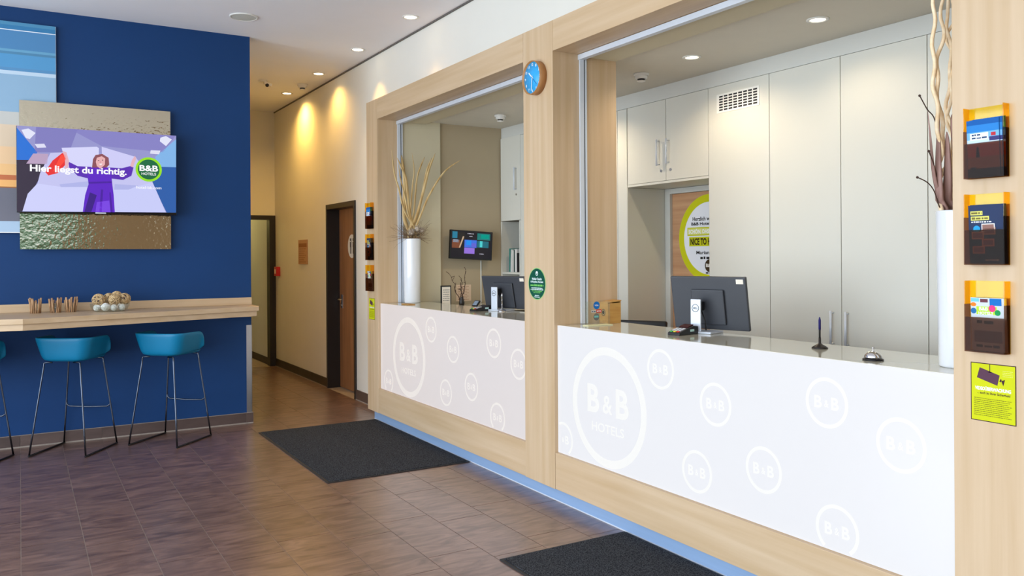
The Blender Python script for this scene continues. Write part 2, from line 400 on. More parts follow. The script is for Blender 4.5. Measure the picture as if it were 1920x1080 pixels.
# skirtings
bb = empty('baseboard_blue_wall', (0, 7.87, 0), None, None, kind='structure')
bb['kind'] = 'structure'
MB().box(-3.02, 1.872, 7.869, 7.879, 0, .012, GROUT).build('grout_line', bb)
edges = [-3.0, -2.4, -1.8, -1.2, -.6, 0.0, .604, 1.206, 1.808, 1.872]
for a, b_ in zip(edges[:-1], edges[1:]): box('skirting_tile', (a+.002, b_-.002, 7.867, 7.879, .012, .098), SKIRT, bb)
MB().box(-3.0, 1.872, 7.8685, 7.879, .0985, .102, GROUT).box(-3.0, 1.872, 7.872, 7.879, .012, .098, GROUT).build('top_joint', bb)
br = empty('baseboard_corridor', (3.12, 9, 0), None, None, kind='structure')
for a, b_ in ((7.535, 8.12), (8.12, 8.54), (9.512, 10.1), (10.1, 10.7), (10.7, 11.3), (11.3, 11.8)):
    box('skirting_tile', (3.117, 3.1295, a+.002, b_-.002, .010, .11), DSKIRT if a > 9 else SKIRT, br)
MB().box(3.115, 3.1295, 7.535, 8.54, 0, .010, GROUT).box(3.115, 3.1295, 9.512, 11.8, 0, .010, GROUT).build('grout_line', br)
box('trim_3', (1.813, 1.8615, 7.876, 7.8795, .10, .915), STEEL, kind='structure')
bpy.data.objects['trim_3']['label'] = 'brushed steel corner guard at the end of the blue wall'
MB().box(1.8602, 1.863, 7.876, 7.93, .10, .915, STEEL).build('guard_side', bpy.data.objects['trim_3'])

# washroom door
d = empty('door_1', (3.27, 9.0, 0), 'brown wood washroom door in a deep dark frame', None, kind='structure')
box('leaf', (3.265, 3.305, 8.58, 9.47, .008, 2.10), DOORW, d)
f = MB(); f.box(3.112, 3.33, 9.47, 9.512, 0, 2.157, DARK).box(3.112, 3.33, 8.538, 8.58, 0, 2.157, DARK).box(3.112, 3.33, 8.58, 9.47, 2.10, 2.157, DARK)
f.build('door_frame', d, bev=.002)
MB().box(3.259, 3.266, 9.36, 9.41, .94, 1.10, STEEL).build('lock_plate', d)
h = MB(); h.tube([(3.262, 9.385, 1.045), (3.215, 9.385, 1.045), (3.208, 9.375, 1.045), (3.208, 9.26, 1.045)], .009, STEEL)
h.cyl((3.248, 9.385, .975), .012, .018, STEEL, axis='X'); h.build('handle', d)
p = Print((3.2645, 9.04, 1.665), (0, -1, 0), (0, 0, 1), .001)
p.disc(0, 0, .135, ink(232, 230, 226)); K = ink(30, 26, 26)
for s_ in (-.045, .045):
    p.disc(s_, .075, .018, K, 2, 16); p.rect(s_-.017, s_+.017, -.01, .05, K, 2); p.rect(s_-.012, s_+.012, -.085, -.01, K, 2)
p.rect(-.003, .003, -.085, .09, K, 2)
p.build('washroom_pictogram', d)

# ------------------------------------------------------------------ oak surround of the reception openings
o = empty('reception_surround', (3.0, 4.4, 0), 'pale oak panelled surround framing the two reception openings', 'wall panelling')
G = .0012
def oak(name, x0, x1, y0, y1, z0, z1, m): return box(name, (x0, x1, y0+G, y1-G, z0+G, z1-G), m, o, bev=.0015)
oak('post', 2.87, 3.129, 7.253, 7.530, .085, 3.02, OAK_Z)
oak('pillar', 2.87, 3.37, 4.302, 4.655, .085, 3.02, OAK_Z)
oak('pillar', 2.87, 3.37, .852, 1.733, .085, 3.02, OAK_Z)
oak('header_board', 2.87, 3.129, 4.655, 7.253, 2.826, 3.02, OAK_Y)
oak('header_board', 2.87, 3.129, 1.733, 4.302, 2.826, 3.02, OAK_Y)
oak('kick_board', 2.872, 2.905, 4.655, 7.253, .087, .316, OAK_Y)
oak('kick_board', 2.872, 2.905, 1.733, 4.302, .087, .316, OAK_Y)
pl = box('plinth', (2.908, 3.06, .86, 7.455, 0, .086), PLINTH, o)
MB().box(2.9055, 2.908, .86, 7.455, 0.0, .006, ALU).build('sealing_strip', pl)

# roller shutter tracks
for i, (ya, yb) in enumerate(((4.655, 7.253), (1.733, 4.302))):
    s_ = empty('shutter_track', (3.09, (ya+yb)/2, 1.11), ('aluminium shutter track lining the far opening with the small wall screen behind',
               'aluminium shutter track lining the near opening with the tall cream cupboards behind')[i], 'track', 'shutter tracks around the openings')
    for ys, sg in ((yb, -1), (ya, 1)):
        MB().box(3.070, 3.100, ys+sg*.001, ys+sg*.014, 1.112, 2.822, ALU).box(3.100, 3.109, ys+sg*.001, ys+sg*.010, 1.112, 2.822, BLK).box(3.109, 3.122, ys+sg*.001, ys+sg*.014, 1.112, 2.822, ALU).build('side_rail', s_)
    MB().box(3.062, 3.098, ya+.001, yb-.001, 2.792, 2.824, ALU).box(3.098, 3.108, ya+.001, yb-.001, 2.80, 2.824, BLK).build('top_rail', s_)
box('lintel_board', (3.131, 3.36, 1.735, 4.30, 2.815, 2.829), OFFW, o); box('lintel_board', (3.131, 3.36, 4.657, 7.25, 2.815, 2.829), OFFW, o)

# ------------------------------------------------------------------ counters with backlit fronts
LOGOS = [(6.610, .673, .345, 1), (6.152, .946, .106, 0), (5.754, .821, .106, 0), (5.111, .926, .106, 0), (4.773, .814, .106, 0),
         (7.062, .408, .106, 0), (5.884, .467, .106, 0), (5.454, .570, .106, 0), (5.063, .405, .106, 0)]
for i, (ya, yb, dy) in enumerate(((4.655, 7.253, 0), (1.733, 4.302, -2.818))):
    c = empty('reception_counter', (3.1, (ya+yb)/2, .1), ('reception counter of the far opening, its lit front a warm pinkish white',
              'reception counter of the near opening, its lit front a cool bluish white')[i], 'counter', 'backlit reception counters')
    PM, LM = (PANELW, LOGOW) if i == 0 else (PANEL, LOGO)
    fp = box('light_panel', (2.893, 2.905, ya+.003, yb-.003, .317, 1.109), PM, c)
    MB().box(2.906, 3.372, ya+.003, yb-.003, 1.072, 1.110, COUNTER).build('worktop', c, bev=.002)
    MB().box(2.93, 3.30, ya+.01, yb-.01, .09, 1.07, CAB).build('light_block_box', c)  # unseen box added inside the counter to block light
    for n_, (y, z, r, big) in enumerate(LOGOS):
        y += dy
        p = Print((2.8925, y, z), (0, -1, 0), (0, 0, 1), .0006)
        th = .046 if big else .016
        hi = yb-.004; lo = ya+.004
        # clip the ring where the panel ends
        N = 56
        for q in range(N):
            a0, a1 = 2*math.pi*q/N, 2*math.pi*(q+1)/N
            pts = [(r*math.cos(a0), r*math.sin(a0)), (r*math.cos(a1), r*math.sin(a1)), ((r-th)*math.cos(a1), (r-th)*math.sin(a1)), ((r-th)*math.cos(a0), (r-th)*math.sin(a0))]
            if all(lo < y-a < hi and .32 < z+b for a, b in pts): p.poly(pts, LM)
        if big:
            p.text('B', -.135, .035, .115, .165, LM, 1, .03); p.text('B', .135, .035, .115, .165, LM, 1, .03); p.text('&', 0, .015, .09, .105, LM, 1, .015)
            p.text('HOTELS', .0, -.125, .30, .052, LM, 1, .01)
        else:
            for t_, a_ in (('B', -.042), ('B', .042)):
                if lo < y-a_-.02 and y-a_+.02 < hi: p.text(t_, a_, .0, .038, .052, LM, 1, .03)
            if lo < y-.02 and y+.02 < hi: p.text('&', 0, -.004, .022, .03, LM, 1, .015)
        q = p.build('logo_film', fp)

# ------------------------------------------------------------------ office cupboards
XC = 4.21
def handle(parent, y, z0, z1):
    b = MB(); b.tube([(XC-.028, y, z0-.008), (XC-.028, y, z1+.008)], .007, ALU, 10)
    b.tube([(XC, y, z0+.004), (XC-.028, y, z0+.004)], .005, ALU, 8); b.tube([(XC, y, z1-.004), (XC-.028, y, z1-.004)], .005, ALU, 8)
    return b.build('handle', parent)
def lock(parent, y, z): return MB().cyl((XC-.004, y, z), .011, .006, STEEL, 16, 'X').build('lock', parent)
def door(parent, ya, yb, z0, z1, name='door'):
    return box(name, (XC, XC+.019, ya+.0025, yb-.0025, z0+.0025, z1-.0025), CAB, parent, bev=.001)
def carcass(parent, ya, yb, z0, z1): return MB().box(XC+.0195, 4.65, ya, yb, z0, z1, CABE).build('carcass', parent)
# pair over the passage
c = empty('wall_cupboard', (4.4, 4.78, 2.09), 'cream two-door cupboard hung over the passage to the rear door', 'cupboard', 'cream office cupboards')
carcass(c, 4.325, 5.235, 2.11, 2.728); box('underside', (XC, 4.65, 4.325, 5.235, 2.09, 2.108), CAB, c)
dd = door(c, 4.774, 5.235, 2.108, 2.728); handle(dd, 4.851, 2.236, 2.419); lock(dd, 4.828, 2.188)
dd = door(c, 4.325, 4.774, 2.108, 2.728); handle(dd, 4.742, 2.241, 2.414); lock(dd, 4.722, 2.188)
c = empty('panelled_cupboard', (4.4, 5.5, 0), 'cream tall panel behind the middle pillar, left of the passage', 'cupboard', 'cream office cupboards')
carcass(c, 5.24, 6.89, .0, 2.728)
for a, b_ in ((5.24, 5.365), (5.365, 5.87), (5.87, 6.38), (6.38, 6.89)): door(c, a, b_, .08, 2.728, 'front_board')
MB().box(XC, 4.65, 5.2355, 5.2398, 0, 2.088, CAB).build('side_board', c)
c = empty('vented_cupboard', (4.4, 4.05, 0), 'cream tall cupboard with a slotted ventilation grille near its top', 'cupboard', 'cream office cupboards')
MB().box(XC+.0195, 4.65, 3.772, 4.322, 0, 2.728, CAB).build('carcass', c)
dd = door(c, 3.77, 4.325, .08, 2.728)
g = MB(); g.box(XC-.004, XC+.001, 3.852, 4.238, 2.535, 2.665, PLAST)
gr = g.build('vent_grille', dd)
g = MB()
for k in range(8):
    for j in range(6): g.box(XC-.0055, XC-.0035, 3.868+k*.0445, 3.868+k*.0445+.033, 2.548+j*.0185, 2.548+j*.0185+.011, BLK)
g.build('slots', gr)
c = empty('tall_cupboard', (4.4, 3.22, 0), 'cream tall cupboard whose two doors meet at a pair of bar handles', 'cupboard', 'cream office cupboards')
carcass(c, 2.68, 3.768, 0, 2.728)
dd = door(c, 3.226, 3.77, .08, 2.728); handle(dd, 3.283, 1.004, 1.197)
dd = door(c, 2.677, 3.226, .08, 2.728); handle(dd, 3.179, 1.004, 1.196)
c = empty('tall_cupboard', (4.4, 1.6, 0), 'cream tall cupboard mostly hidden behind the near pillar and vase', 'cupboard', 'cream office cupboards')
carcass(c, .51, 2.675, 0, 2.728)
for a, b_ in ((2.135, 2.677), (1.593, 2.135), (1.051, 1.593), (.51, 1.051)): door(c, a, b_, .08, 2.728)
struct('wall_soffit', (4.222, 4.65, .51, 7.28, 2.731, 2.839), mat('soffit_shade_tone', srgb(206, 206, 200), .6, noise=.01))  # greyed in its colour for the shade close under the ceiling
# unit with open shelves beside the wall screen
c = empty('shelf_cupboard', (4.4, 7.09, 0), 'cream cupboard with an open book niche below its upper door', 'cupboard', 'cream office cupboards')
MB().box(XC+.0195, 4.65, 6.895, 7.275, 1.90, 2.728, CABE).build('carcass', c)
dd = door(c, 6.89, 7.275, 1.895, 2.735); handle(dd, 6.967, 2.20, 2.41); lock(dd, 6.967, 2.15)
b = MB(); b.box(XC, 4.65, 7.255, 7.277, 0, 1.893, CAB).box(XC, 4.65, 6.892, 6.918, 0, 1.893, CAB).box(4.63, 4.65, 6.918, 7.255, 0, 1.893, CAB)
b.build('side_board', c)
box('shelf', (XC+.005, 4.63, 6.919, 7.254, 1.362, 1.382), CAB, c); box('shelf', (XC+.005, 4.63, 6.919, 7.254, .90, .92), CAB, c); 
yy = 7.15
for i, (w_, h_, col, tl, lb) in enumerate(((.022, .235, (66, 128, 118), 0, 'tall green-backed folder leaning at the left end of the book niche'),
        (.030, .225, (206, 204, 200), .05, 'thick pale grey folder beside the green one in the niche'), (.016, .215, (230, 226, 220), .03, 'thin white folder in the middle of the book niche'),
        (.020, .22, (60, 78, 74), .0, 'dark green folder between pale ones in the niche'), (.034, .228, (214, 210, 206), .0, 'broad white binder right of the dark green folder'), (.036, .19, (28, 26, 28), 0, 'short black binder at the right end of the book niche'))):
    M_ = Matrix.Rotation(tl, 3, 'X')
    bk = empty('binder', (4.3, yy-w_/2, 1.382), lb, 'binder', 'folders in the office book niche')
    MB().obox((4.32, yy-w_/2-tl*.1, 1.3835+h_/2), (.18, w_, h_), M_, ink(*col)).build('cover', bk, bev=.001)
    MB().obox((4.322, yy-w_/2-tl*.1, 1.3835+h_/2), (.17, w_*.7, h_+.001), M_, PAPERW).build('pages', bk)
    yy -= w_+.004+tl*.12

# rear office door with the round welcome sign
d = empty('door_2', (4.63, 4.75, 0), 'brown wooden rear office door in a pale frame', None, kind='structure')
d['kind'] = 'structure'
f = MB(); f.box(4.600, 4.653, 5.172, 5.233, 0, 2.088, FRAMEW).box(4.600, 4.653, 4.33, 5.172, 2.046, 2.088, FRAMEW).box(4.600, 4.653, 4.33, 4.345, 0, 2.046, FRAMEW)
f.build('door_frame', d, bev=.001)
box('leaf', (4.625, 4.652, 4.347, 5.170, .01, 2.044), DOORH, d)
p = Print((4.6245, 4.745, 1.675), (0, -1, 0), (0, 0, 1), .0008)
p.disc(0, 0, .345, ink(206, 206, 20), 1, 64); p.disc(0, 0, .285, ink(240, 240, 244), 2, 64)
KK = ink(40, 36, 34); YG = ink(206, 206, 20)
p.text('Herzlich willkommen', 0.0, .155, .37, .032, KK, 3, .02); p.text('B&B Hotel Hamburg', 0.0, .112, .40, .032, KK, 3, .03)
p.rect(-.245, .245, .022, .088, YG, 3); p.rect(-.237, .237, .030, .080, ink(224, 224, 130), 4); p.text('SCHÖN, DASS DU DA BIST', 0, .055, .46, .045, ink(250, 250, 244), 5, .04)
p.rect(-.225, .225, -.062, .012, YG, 3); p.text('NICE TO HAVE YOU', 0, -.025, .42, .054, ink(60, 46, 10), 4, .04)
p.text('Mariana & P', -.015, -.112, .26, .027, KK, 3, .02); p.blur_line(-.10, -.165, .2, .022, KK, 3, 4)
p.disc(0, -.215, .05, ink(70, 50, 24), 3, 32); p.text('B&B', 0, -.213, .075, .028, ink(246, 240, 230), 4, .03); p.blur_line(-.04, -.278, .09, .012, KK, 3, 5)
p.build('round_welcome_sign', d)
#@@THINGS
# ------------------------------------------------------------------ floor mats
def floor_mat(x0, x1, y0, y1, label):
    m_ = empty('door_mat', ((x0+x1)/2, (y0+y1)/2, 0), label, 'mat', 'charcoal floor mats in front of the counter')
    box('pile', (x0+.018, x1-.018, y0+.018, y1-.018, .0005, .011), MATTE, m_)
    MB().box(x0, x1, y0, y0+.018, .0005, .006, RUBB).box(x0, x1, y1-.018, y1, .0005, .006, RUBB).box(x0, x0+.018, y0+.018, y1-.018, .0005, .006, RUBB).box(x1-.018, x1, y0+.018, y1-.018, .0005, .006, RUBB).build('rubber_edge', m_)
floor_mat(1.80, 2.895, 5.49, 7.39, 'charcoal floor mat in front of the far lit counter')
floor_mat(2.09, 2.895, 1.75, 3.645, 'charcoal floor mat in front of the near lit counter, cut by the picture edge')

# ------------------------------------------------------------------ bar shelf on the blue wall
c = empty('bar_shelf', (0, 7.86, 1.02), 'long pale oak bar shelf fixed along the blue wall above the stools', 'bar shelf')
top = [(-1.9, 7.875), (-1.9, 7.45), (.02, 7.02), (1.85, 7.55), (1.862, 7.60), (1.862, 7.875)]
MB().prism(top, 1.066, 1.106, OAK_X).build('tabletop', c, bev=.002)
ap = [(-1.88, 7.862), (-1.88, 7.468), (.02, 7.042), (1.835, 7.568), (1.835, 7.862)]
MB().prism(ap, 1.018, 1.065, OAK_X).build('apron', c, bev=.0015)
MB().box(-1.9, 1.858, 7.848, 7.877, 1.107, 1.174, OAK_X).build('backsplash', c, bev=.0015)
MB().box(-1.9, 1.858, 7.863, 7.877, .992, 1.064, OAK_X).build('wall_batten', c, bev=.0015)

# ------------------------------------------------------------------ bar stools
def make_stool(label):
    t = empty('bar_stool', (0, 0, 0), label, 'stool', 'blue bar stools under the bar shelf')
    fx, fy, tx = .225, .235, .145
    for sx in (-1, 1):
        for sy, ty in ((-1, -.165), (1, .175)):
            zt = .728
            P0 = Vector((sx*fx, sy*fy, .012)); P1 = Vector((sx*tx, ty, zt-.02))
            d_ = (P1-P0)
            path = [P0, P0+d_*.3, P0+d_*.7, P0+d_*.96, Vector((sx*tx, ty, zt-.004)), Vector((sx*(tx-.025), ty-sy*.008, zt)), Vector((sx*(tx-.06), ty-sy*.012, zt))]
            MB().tube(path, .0068, ROD, 8).build('leg', t)
        MB().tube([(sx*fx, -fy-.006, .008), (sx*fx, 0, .0075), (sx*fx, fy+.006, .008)], .0075, RODB, 8).build('runner', t)
    # footrest bar between the front legs, its ends bent up along the legs
    def legx(z): return fx+(tx-fx)*(z-.012)/(.70-.012)
    def legy(z): return fy+(.175-fy)*(z-.012)/(.70-.012)
    zf = .318
    path = [(-legx(.37), legy(.37)+.002, .37), (-legx(.335)+.004, legy(zf), .335), (-legx(zf)+.03, legy(zf), zf), (0, legy(zf), zf-.004), (legx(zf)-.03, legy(zf), zf), (legx(.335)-.004, legy(zf), .335), (legx(.37), legy(.37)+.002, .37)]
    MB().tube(path, .0065, ROD, 8).build('footrest', t)
    # bucket shell: back and two sides in one bent band
    plan = []
    hw, bk, R = .205, -.205, .09
    N = 6
    plan.append((-hw+.002, .150, 0.25)); plan.append((-hw, .138, .75)); plan.append((-hw, .112, .94)); plan.append((-hw, .07, 1.0)); plan.append((-hw, -.02, 1.0))
    for k in range(N+1):
        a = math.pi+math.pi/2*k/N
        plan.append((-hw+R+R*math.cos(a), bk+R+R*math.sin(a), 1.0))
    plan.append((0, bk-.008, 1.0))
    right = [(-x, y, h) for x, y, h in reversed(plan[:-1])]
    plan = plan+right
    zs = [0.0, .12, .35, .7, 1.0]
    vs = []
    for x, y, h in plan:
        for q in zs:
            f_ = .80+.20*q**.75 if q else .76
            f2 = .66 if q == 0 else 1.0
            zz = .742+(.185*h+.03*max(0, y)/.2*0)*q+max(0, y+.02)*.12*(1-q)
            vs.append((x*f_*(1.12 if q == 1.0 else 1.06+.04*q), y*(f_ if y < 0 else .92+.08*q), zz))
    n = len(zs); fs = [(i*n+k, (i+1)*n+k, (i+1)*n+k+1, i*n+k+1) for i in range(len(plan)-1) for k in range(n-1)]
    MB().add(vs, fs, STOOLM, True).build('seat_shell', t, solid=.016, sub=1)
    # seat pan under and cushion over it
    def sq(hx, y0_, y1_, r, z, n_=6):
        pts = []
        for cx_, cy_, a0 in ((hx-r, y1_-r, 0), (-hx+r, y1_-r, 90), (-hx+r, y0_+r, 180), (hx-r, y0_+r, 270)):
            for k in range(n_+1):
                a = math.radians(a0+90*k/n_); pts.append((cx_+r*math.cos(a), cy_+r*math.sin(a), z))
        return pts
    def stack(levels, m):
        vs = []; 
        for L in levels: vs += sq(*L)
        n_ = len(vs)//len(levels)
        fs = [(i*n_+k, i*n_+(k+1) % n_, (i+1)*n_+(k+1) % n_, (i+1)*n_+k) for i in range(len(levels)-1) for k in range(n_)]
        fs += [tuple(reversed(range(n_))), tuple(range((len(levels)-1)*n_, len(levels)*n_))]
        return MB().add(vs, fs, m, True)
    stack([(.135, -.135, .19, .06, .733), (.155, -.16, .225, .07, .740), (.162, -.165, .24, .07, .752)], STOOLM).build('seat_pan', t)
    stack([(.150, -.150, .225, .06, .7525), (.162, -.155, .25, .07, .765), (.158, -.15, .25, .07, .782), (.145, -.14, .235, .06, .790)], STOOLC).build('seat_cushion', t)
    return t
st = make_stool('blue bar stool left of the two whole ones, below the twig bundles')
st2 = copy_tree(st); st2['label'] = 'blue bar stool nearest the corridor, below the bowl of balls'
st3 = copy_tree(st); st3['label'] = 'blue bar stool cut off by the left picture edge, only its leg showing'
st.location = (.375, 7.535, 0); st.rotation_euler = (0, 0, math.radians(-33))
st2.location = (1.095, 7.485, 0); st2.rotation_euler = (0, 0, math.radians(-44))
st3.location = (-.36, 7.49, 0); st3.rotation_euler = (0, 0, math.radians(-30))

# ------------------------------------------------------------------ twig bundles and bowl of balls on the bar shelf
for i, (x0, x1, lb) in enumerate(((.050, .172, 'bundle of upright twigs on the bar shelf, leftmost of the three'), (.205, .300, 'bundle of upright twigs on the bar shelf, middle of the three'),
                                  (.318, .408, 'bundle of upright twigs on the bar shelf, nearest the bowl'))):
    xm = (x0+x1)/2; R = .045
    t = empty('twig_bundle', (xm, 7.70, 1.106), lb, 'decoration', 'twig bundles on the bar shelf')
    MB().lathe([(.0001, 1.1065), (.026, 1.1065), (.027, 1.18), (.024, 1.18), (.023, 1.115), (.0001, 1.115)], (xm, 7.70, 0), MATS['clear_bowl_glass'], 20).build('glass_cup', t)
    for k in range(13):
        a = 2*math.pi*k/13+random.uniform(-.1, .1); r0 = .034; r1 = r0+random.uniform(.002, .016); h = random.uniform(.095, .125); tw = random.uniform(-.15, .15)
        p0 = (xm+r0*math.cos(a), 7.70+r0*math.sin(a), 1.1068); p1 = (xm+r1*math.cos(a+tw), 7.70+r1*math.sin(a+tw), 1.1068+h)
        mid = tuple((q+w_)/2+random.uniform(-.003, .003) for q, w_ in zip(p0, p1))
        MB().tube([p0, mid, p1], random.uniform(.0055, .0085), STICK, 6).build('twig', t)
BC = (.645, 7.60)
b = MB(); b.lathe([(.0001, 1.1066), (.115, 1.1066), (.132, 1.118), (.150, 1.15), (.152, 1.172), (.149, 1.172), (.146, 1.15), (.128, 1.122), (.112, 1.111), (.0001, 1.111)], (BC[0], BC[1], 0), GLASS, 48)
b.build('glass_bowl', loc=(BC[0], BC[1], 1.1066), label='wide clear glass bowl of decorative balls on the bar shelf', cat='bowl')
def wicker(c, r, seed, label):
    rr = random.Random(seed); mb = MB()
    for k in range(26):
        n_ = Vector((rr.gauss(0, 1), rr.gauss(0, 1), rr.gauss(0, 1))).normalized(); u = n_.orthogonal().normalized(); v = n_.cross(u)
        off = rr.uniform(-.45, .45)*r; q = math.sqrt(r*r-off*off)*rr.uniform(.94, 1.0)
        mb.tube([Vector(c)+n_*off+(u*math.cos(2*math.pi*i/18)+v*math.sin(2*math.pi*i/18))*q for i in range(19)], rr.uniform(.0016, .0034), WICK, 4, caps=False)
    mb.build('wicker_ball', loc=c, label=label, cat='ball', group='wicker balls in the glass bowl')
wicker((BC[0]-.085, BC[1]-.03, 1.205), .050, 1, 'straw wicker ball at the left of the upper heap in the bowl')
wicker((BC[0]-.005, BC[1]+.03, 1.212), .044, 2, 'straw wicker ball second from left at the back of the heap')
wicker((BC[0]+.030, BC[1]-.055, 1.203), .046, 3, 'dense straw wicker ball at the front middle of the heap')
wicker((BC[0]+.055, BC[1]+.045, 1.228), .042, 4, 'straw wicker ball topmost of the heap in the bowl')
wicker((BC[0]+.108, BC[1]-.02, 1.208), .047, 5, 'straw wicker ball at the right end of the heap')
for x, y, r, lb in ((-.100, -.045, .028, 'small white ball at the left inside the bowl'), (-.040, -.080, .034, 'largest white ball, front left inside the bowl'),
                    (.022, -.082, .027, 'white ball at the front middle inside the bowl'), (.084, -.058, .028, 'white ball at the right inside the bowl')):
    MB().ball((BC[0]+x, BC[1]+y, 1.1125+r), r, BALLW, 20, 12).build('white_ball', loc=(BC[0]+x, BC[1]+y, 1.1125), label=lb, cat='ball', group='white balls in the glass bowl')

# ------------------------------------------------------------------ wall art, hammered mirror, television
a = empty('wall_picture', (-.8, 7.86, 1.757), 'large striped seaside picture at the left picture edge, partly behind the television', 'picture')
box('panel', (-1.75, .272, 7.848, 7.872, 1.757, 3.475), MATS['white_plastic'], a)
p = Print((-1.75, 7.8475, 1.757), (1, 0, 0), (0, 0, 1)); W = 2.020
#   band heights measured up the right-hand edge
rows = [(0, .008, (240, 240, 240)), (.008, .095, (176, 200, 224)), (.095, .365, (118, 118, 130)), (.365, .375, (170, 110, 70)), (.375, .43, (252, 190, 120)), (.43, .47, (206, 120, 80)), (.47, .56, (250, 200, 140)), (.56, .70, (246, 206, 162)), (.70, .88, (232, 208, 180)),
        (.88, .985, (206, 205, 200)), (.985, 1.29, (150, 184, 212)), (1.29, 1.32, (200, 220, 238)), (1.32, 1.345, (96, 150, 196)), (1.345, 1.455, (92, 158, 206)), (1.455, 1.475, (88, 140, 176)), (1.475, 1.495, (110, 168, 202)), (1.495, 1.648, (86, 140, 188)), (1.648, 1.655, (236, 242, 250)), (1.655, 1.69, (64, 130, 178)), (1.69, 1.718, (84, 146, 184))]
for b0, b1, cc in rows: p.rect(0, W, b0, b1, ink(*cc))
for k in range(9): p.disc(.1+k*.21, .368, .03+.01*(k % 3), ink(92, 84, 90), 2, 12, .012)
p.build('seaside_print', a)
m_ = empty('mirror_panel', (.58, 7.84, 1.622), 'hammered metallic mirror panel behind the television', 'mirror')
box('hammered_plate', (.006, 1.155, 7.824, 7.834, 1.624, 2.84), HAMMER, m_)
box('backing_board', (.03, 1.13, 7.8345, 7.846, 1.65, 2.81), DARK, m_)

tv = empty('television', (.585, 7.78, 1.92), 'wide flat television showing a bed advert on the blue wall', 'television')
box('casing', (-.016, 1.187, 7.728, 7.770, 1.918, 2.616), GLOSSB, tv, bev=.004)
MB().box(.35, .82, 7.770, 7.822, 2.1, 2.45, BLK).build('wall_bracket', tv)
MB().box(.55, .63, 7.722, 7.729, 1.921, 1.930, ALU).build('badge', tv)
p = Print((0, 7.7270, 0), (1, 0, 0), (0, 0, 1), .0006)
q = lambda pts, c_, l=1: p.poly(pts, glow(*c_), l)
q([(-0.012,2.616),(1.187,2.616),(1.183,1.942),(-0.014,1.926)], (150, 150, 205), 1)
q([(0.36,2.617),(1.183,2.616),(1.081,2.465),(0.6,2.489)], (134, 130, 196), 2)
q([(0.123,2.615),(0.421,2.614),(0.359,2.422),(0.112,2.408)], (128, 124, 190), 2)
q([(-0.012,2.6),(0.131,2.409),(0.092,2.345),(-0.013,2.34)], (34, 112, 214), 2)
q([(-0.013,2.34),(0.189,2.351),(0.189,2.3),(0.023,1.927),(-0.014,1.926)], (52, 40, 62), 2)
q([(1.187,2.586),(1.014,2.419),(1.047,2.337),(1.185,2.34)], (128, 180, 232), 2)
q([(1.047,2.337),(1.185,2.34),(1.183,1.942),(1.106,1.941),(0.98,2.208)], (40, 92, 168), 2)
q([(0.021,2.583),(0.069,2.598),(0.12,2.565),(0.078,2.512),(0.05,2.521)], (226, 228, 248), 3)
q([(0.112,2.475),(0.18,2.482),(0.195,2.452),(0.131,2.445)], (222, 222, 244), 3)
q([(1.059,2.59),(1.104,2.608),(1.152,2.58),(1.104,2.52),(1.054,2.559)], (226, 228, 248), 3)
q([(0.981,2.477),(1.059,2.478),(1.047,2.445),(0.975,2.447)], (222, 222, 244), 3)
q([(0.102,2.398),(0.209,2.4),(0.199,2.317),(0.053,2.313)], (186, 160, 192), 3)
q([(0.224,2.409),(0.329,2.421),(0.86,2.414),(0.991,2.208),(1.1,1.943),(0.025,1.929),(0.062,2.07),(0.13,2.151),(0.15,2.242)], (196, 196, 240), 3)
q([(0.304,2.456),(0.564,2.481),(0.579,2.47),(0.575,2.308),(0.338,2.307)], (214, 214, 250), 4)
q([(0.6,2.483),(0.855,2.414),(0.838,2.321),(0.604,2.309)], (206, 204, 246), 4)
q([(0.13,2.156),(0.297,2.135),(0.49,2.148),(0.458,1.934),(0.025,1.929),(0.062,2.07)], (206, 208, 250), 4)
q([(0.687,2.126),(0.805,2.142),(0.991,2.197),(1.096,1.943),(0.697,1.937)], (200, 204, 248), 4)
q([(0.287,2.155),(0.5,2.189),(0.5,2.142),(0.297,2.133)], (176, 180, 232), 5)
q([(0.698,2.173),(0.881,2.168),(0.805,2.13),(0.693,2.126)], (176, 180, 232), 5)
q([(0.309,2.414),(0.339,2.41),(0.348,2.342),(0.278,2.248),(0.208,2.224),(0.184,2.255),(0.239,2.348)], (232, 44, 44), 5)
q([(0.299,2.396),(0.329,2.404),(0.338,2.364),(0.278,2.282),(0.238,2.257)], (250, 70, 52), 6)
q([(0.309,2.431),(0.339,2.421),(0.358,2.348),(0.348,2.285),(0.328,2.284),(0.328,2.375)], (226, 178, 190), 6)
q([(0.855,2.422),(0.866,2.399),(0.84,2.321),(0.817,2.331),(0.833,2.385)], (226, 178, 190), 6)
q([(0.353,2.345),(0.419,2.311),(0.521,2.31),(0.5,2.212),(0.419,2.231),(0.358,2.297)], (88, 40, 178), 5)
q([(0.817,2.331),(0.844,2.321),(0.827,2.249),(0.762,2.211),(0.667,2.219),(0.667,2.312),(0.752,2.31)], (88, 40, 178), 5)
q([(0.516,2.305),(0.667,2.312),(0.679,2.172),(0.689,2.079),(0.697,1.934),(0.456,1.932),(0.474,2.072),(0.5,2.165),(0.492,2.234)], (92, 30, 196), 6)
q([(0.51,2.097),(0.561,2.075),(0.519,1.931),(0.468,1.932)], (56, 16, 130), 7)
q([(0.593,2.123),(0.609,2.123),(0.597,1.932),(0.579,1.932)], (70, 20, 158), 7)
q([(0.656,2.102),(0.666,2.102),(0.681,1.934),(0.665,1.934)], (70, 20, 158), 7)
q([(0.561,2.017),(0.655,2.032),(0.665,1.934),(0.55,1.931)], (120, 66, 226), 7)
q([(0.5,2.183),(0.672,2.196),(0.675,2.182),(0.5,2.168)], (70, 20, 158), 7)
q([(0.553,2.411),(0.605,2.423),(0.652,2.393),(0.657,2.335),(0.625,2.298),(0.526,2.299),(0.534,2.375)], (140, 78, 88), 6)
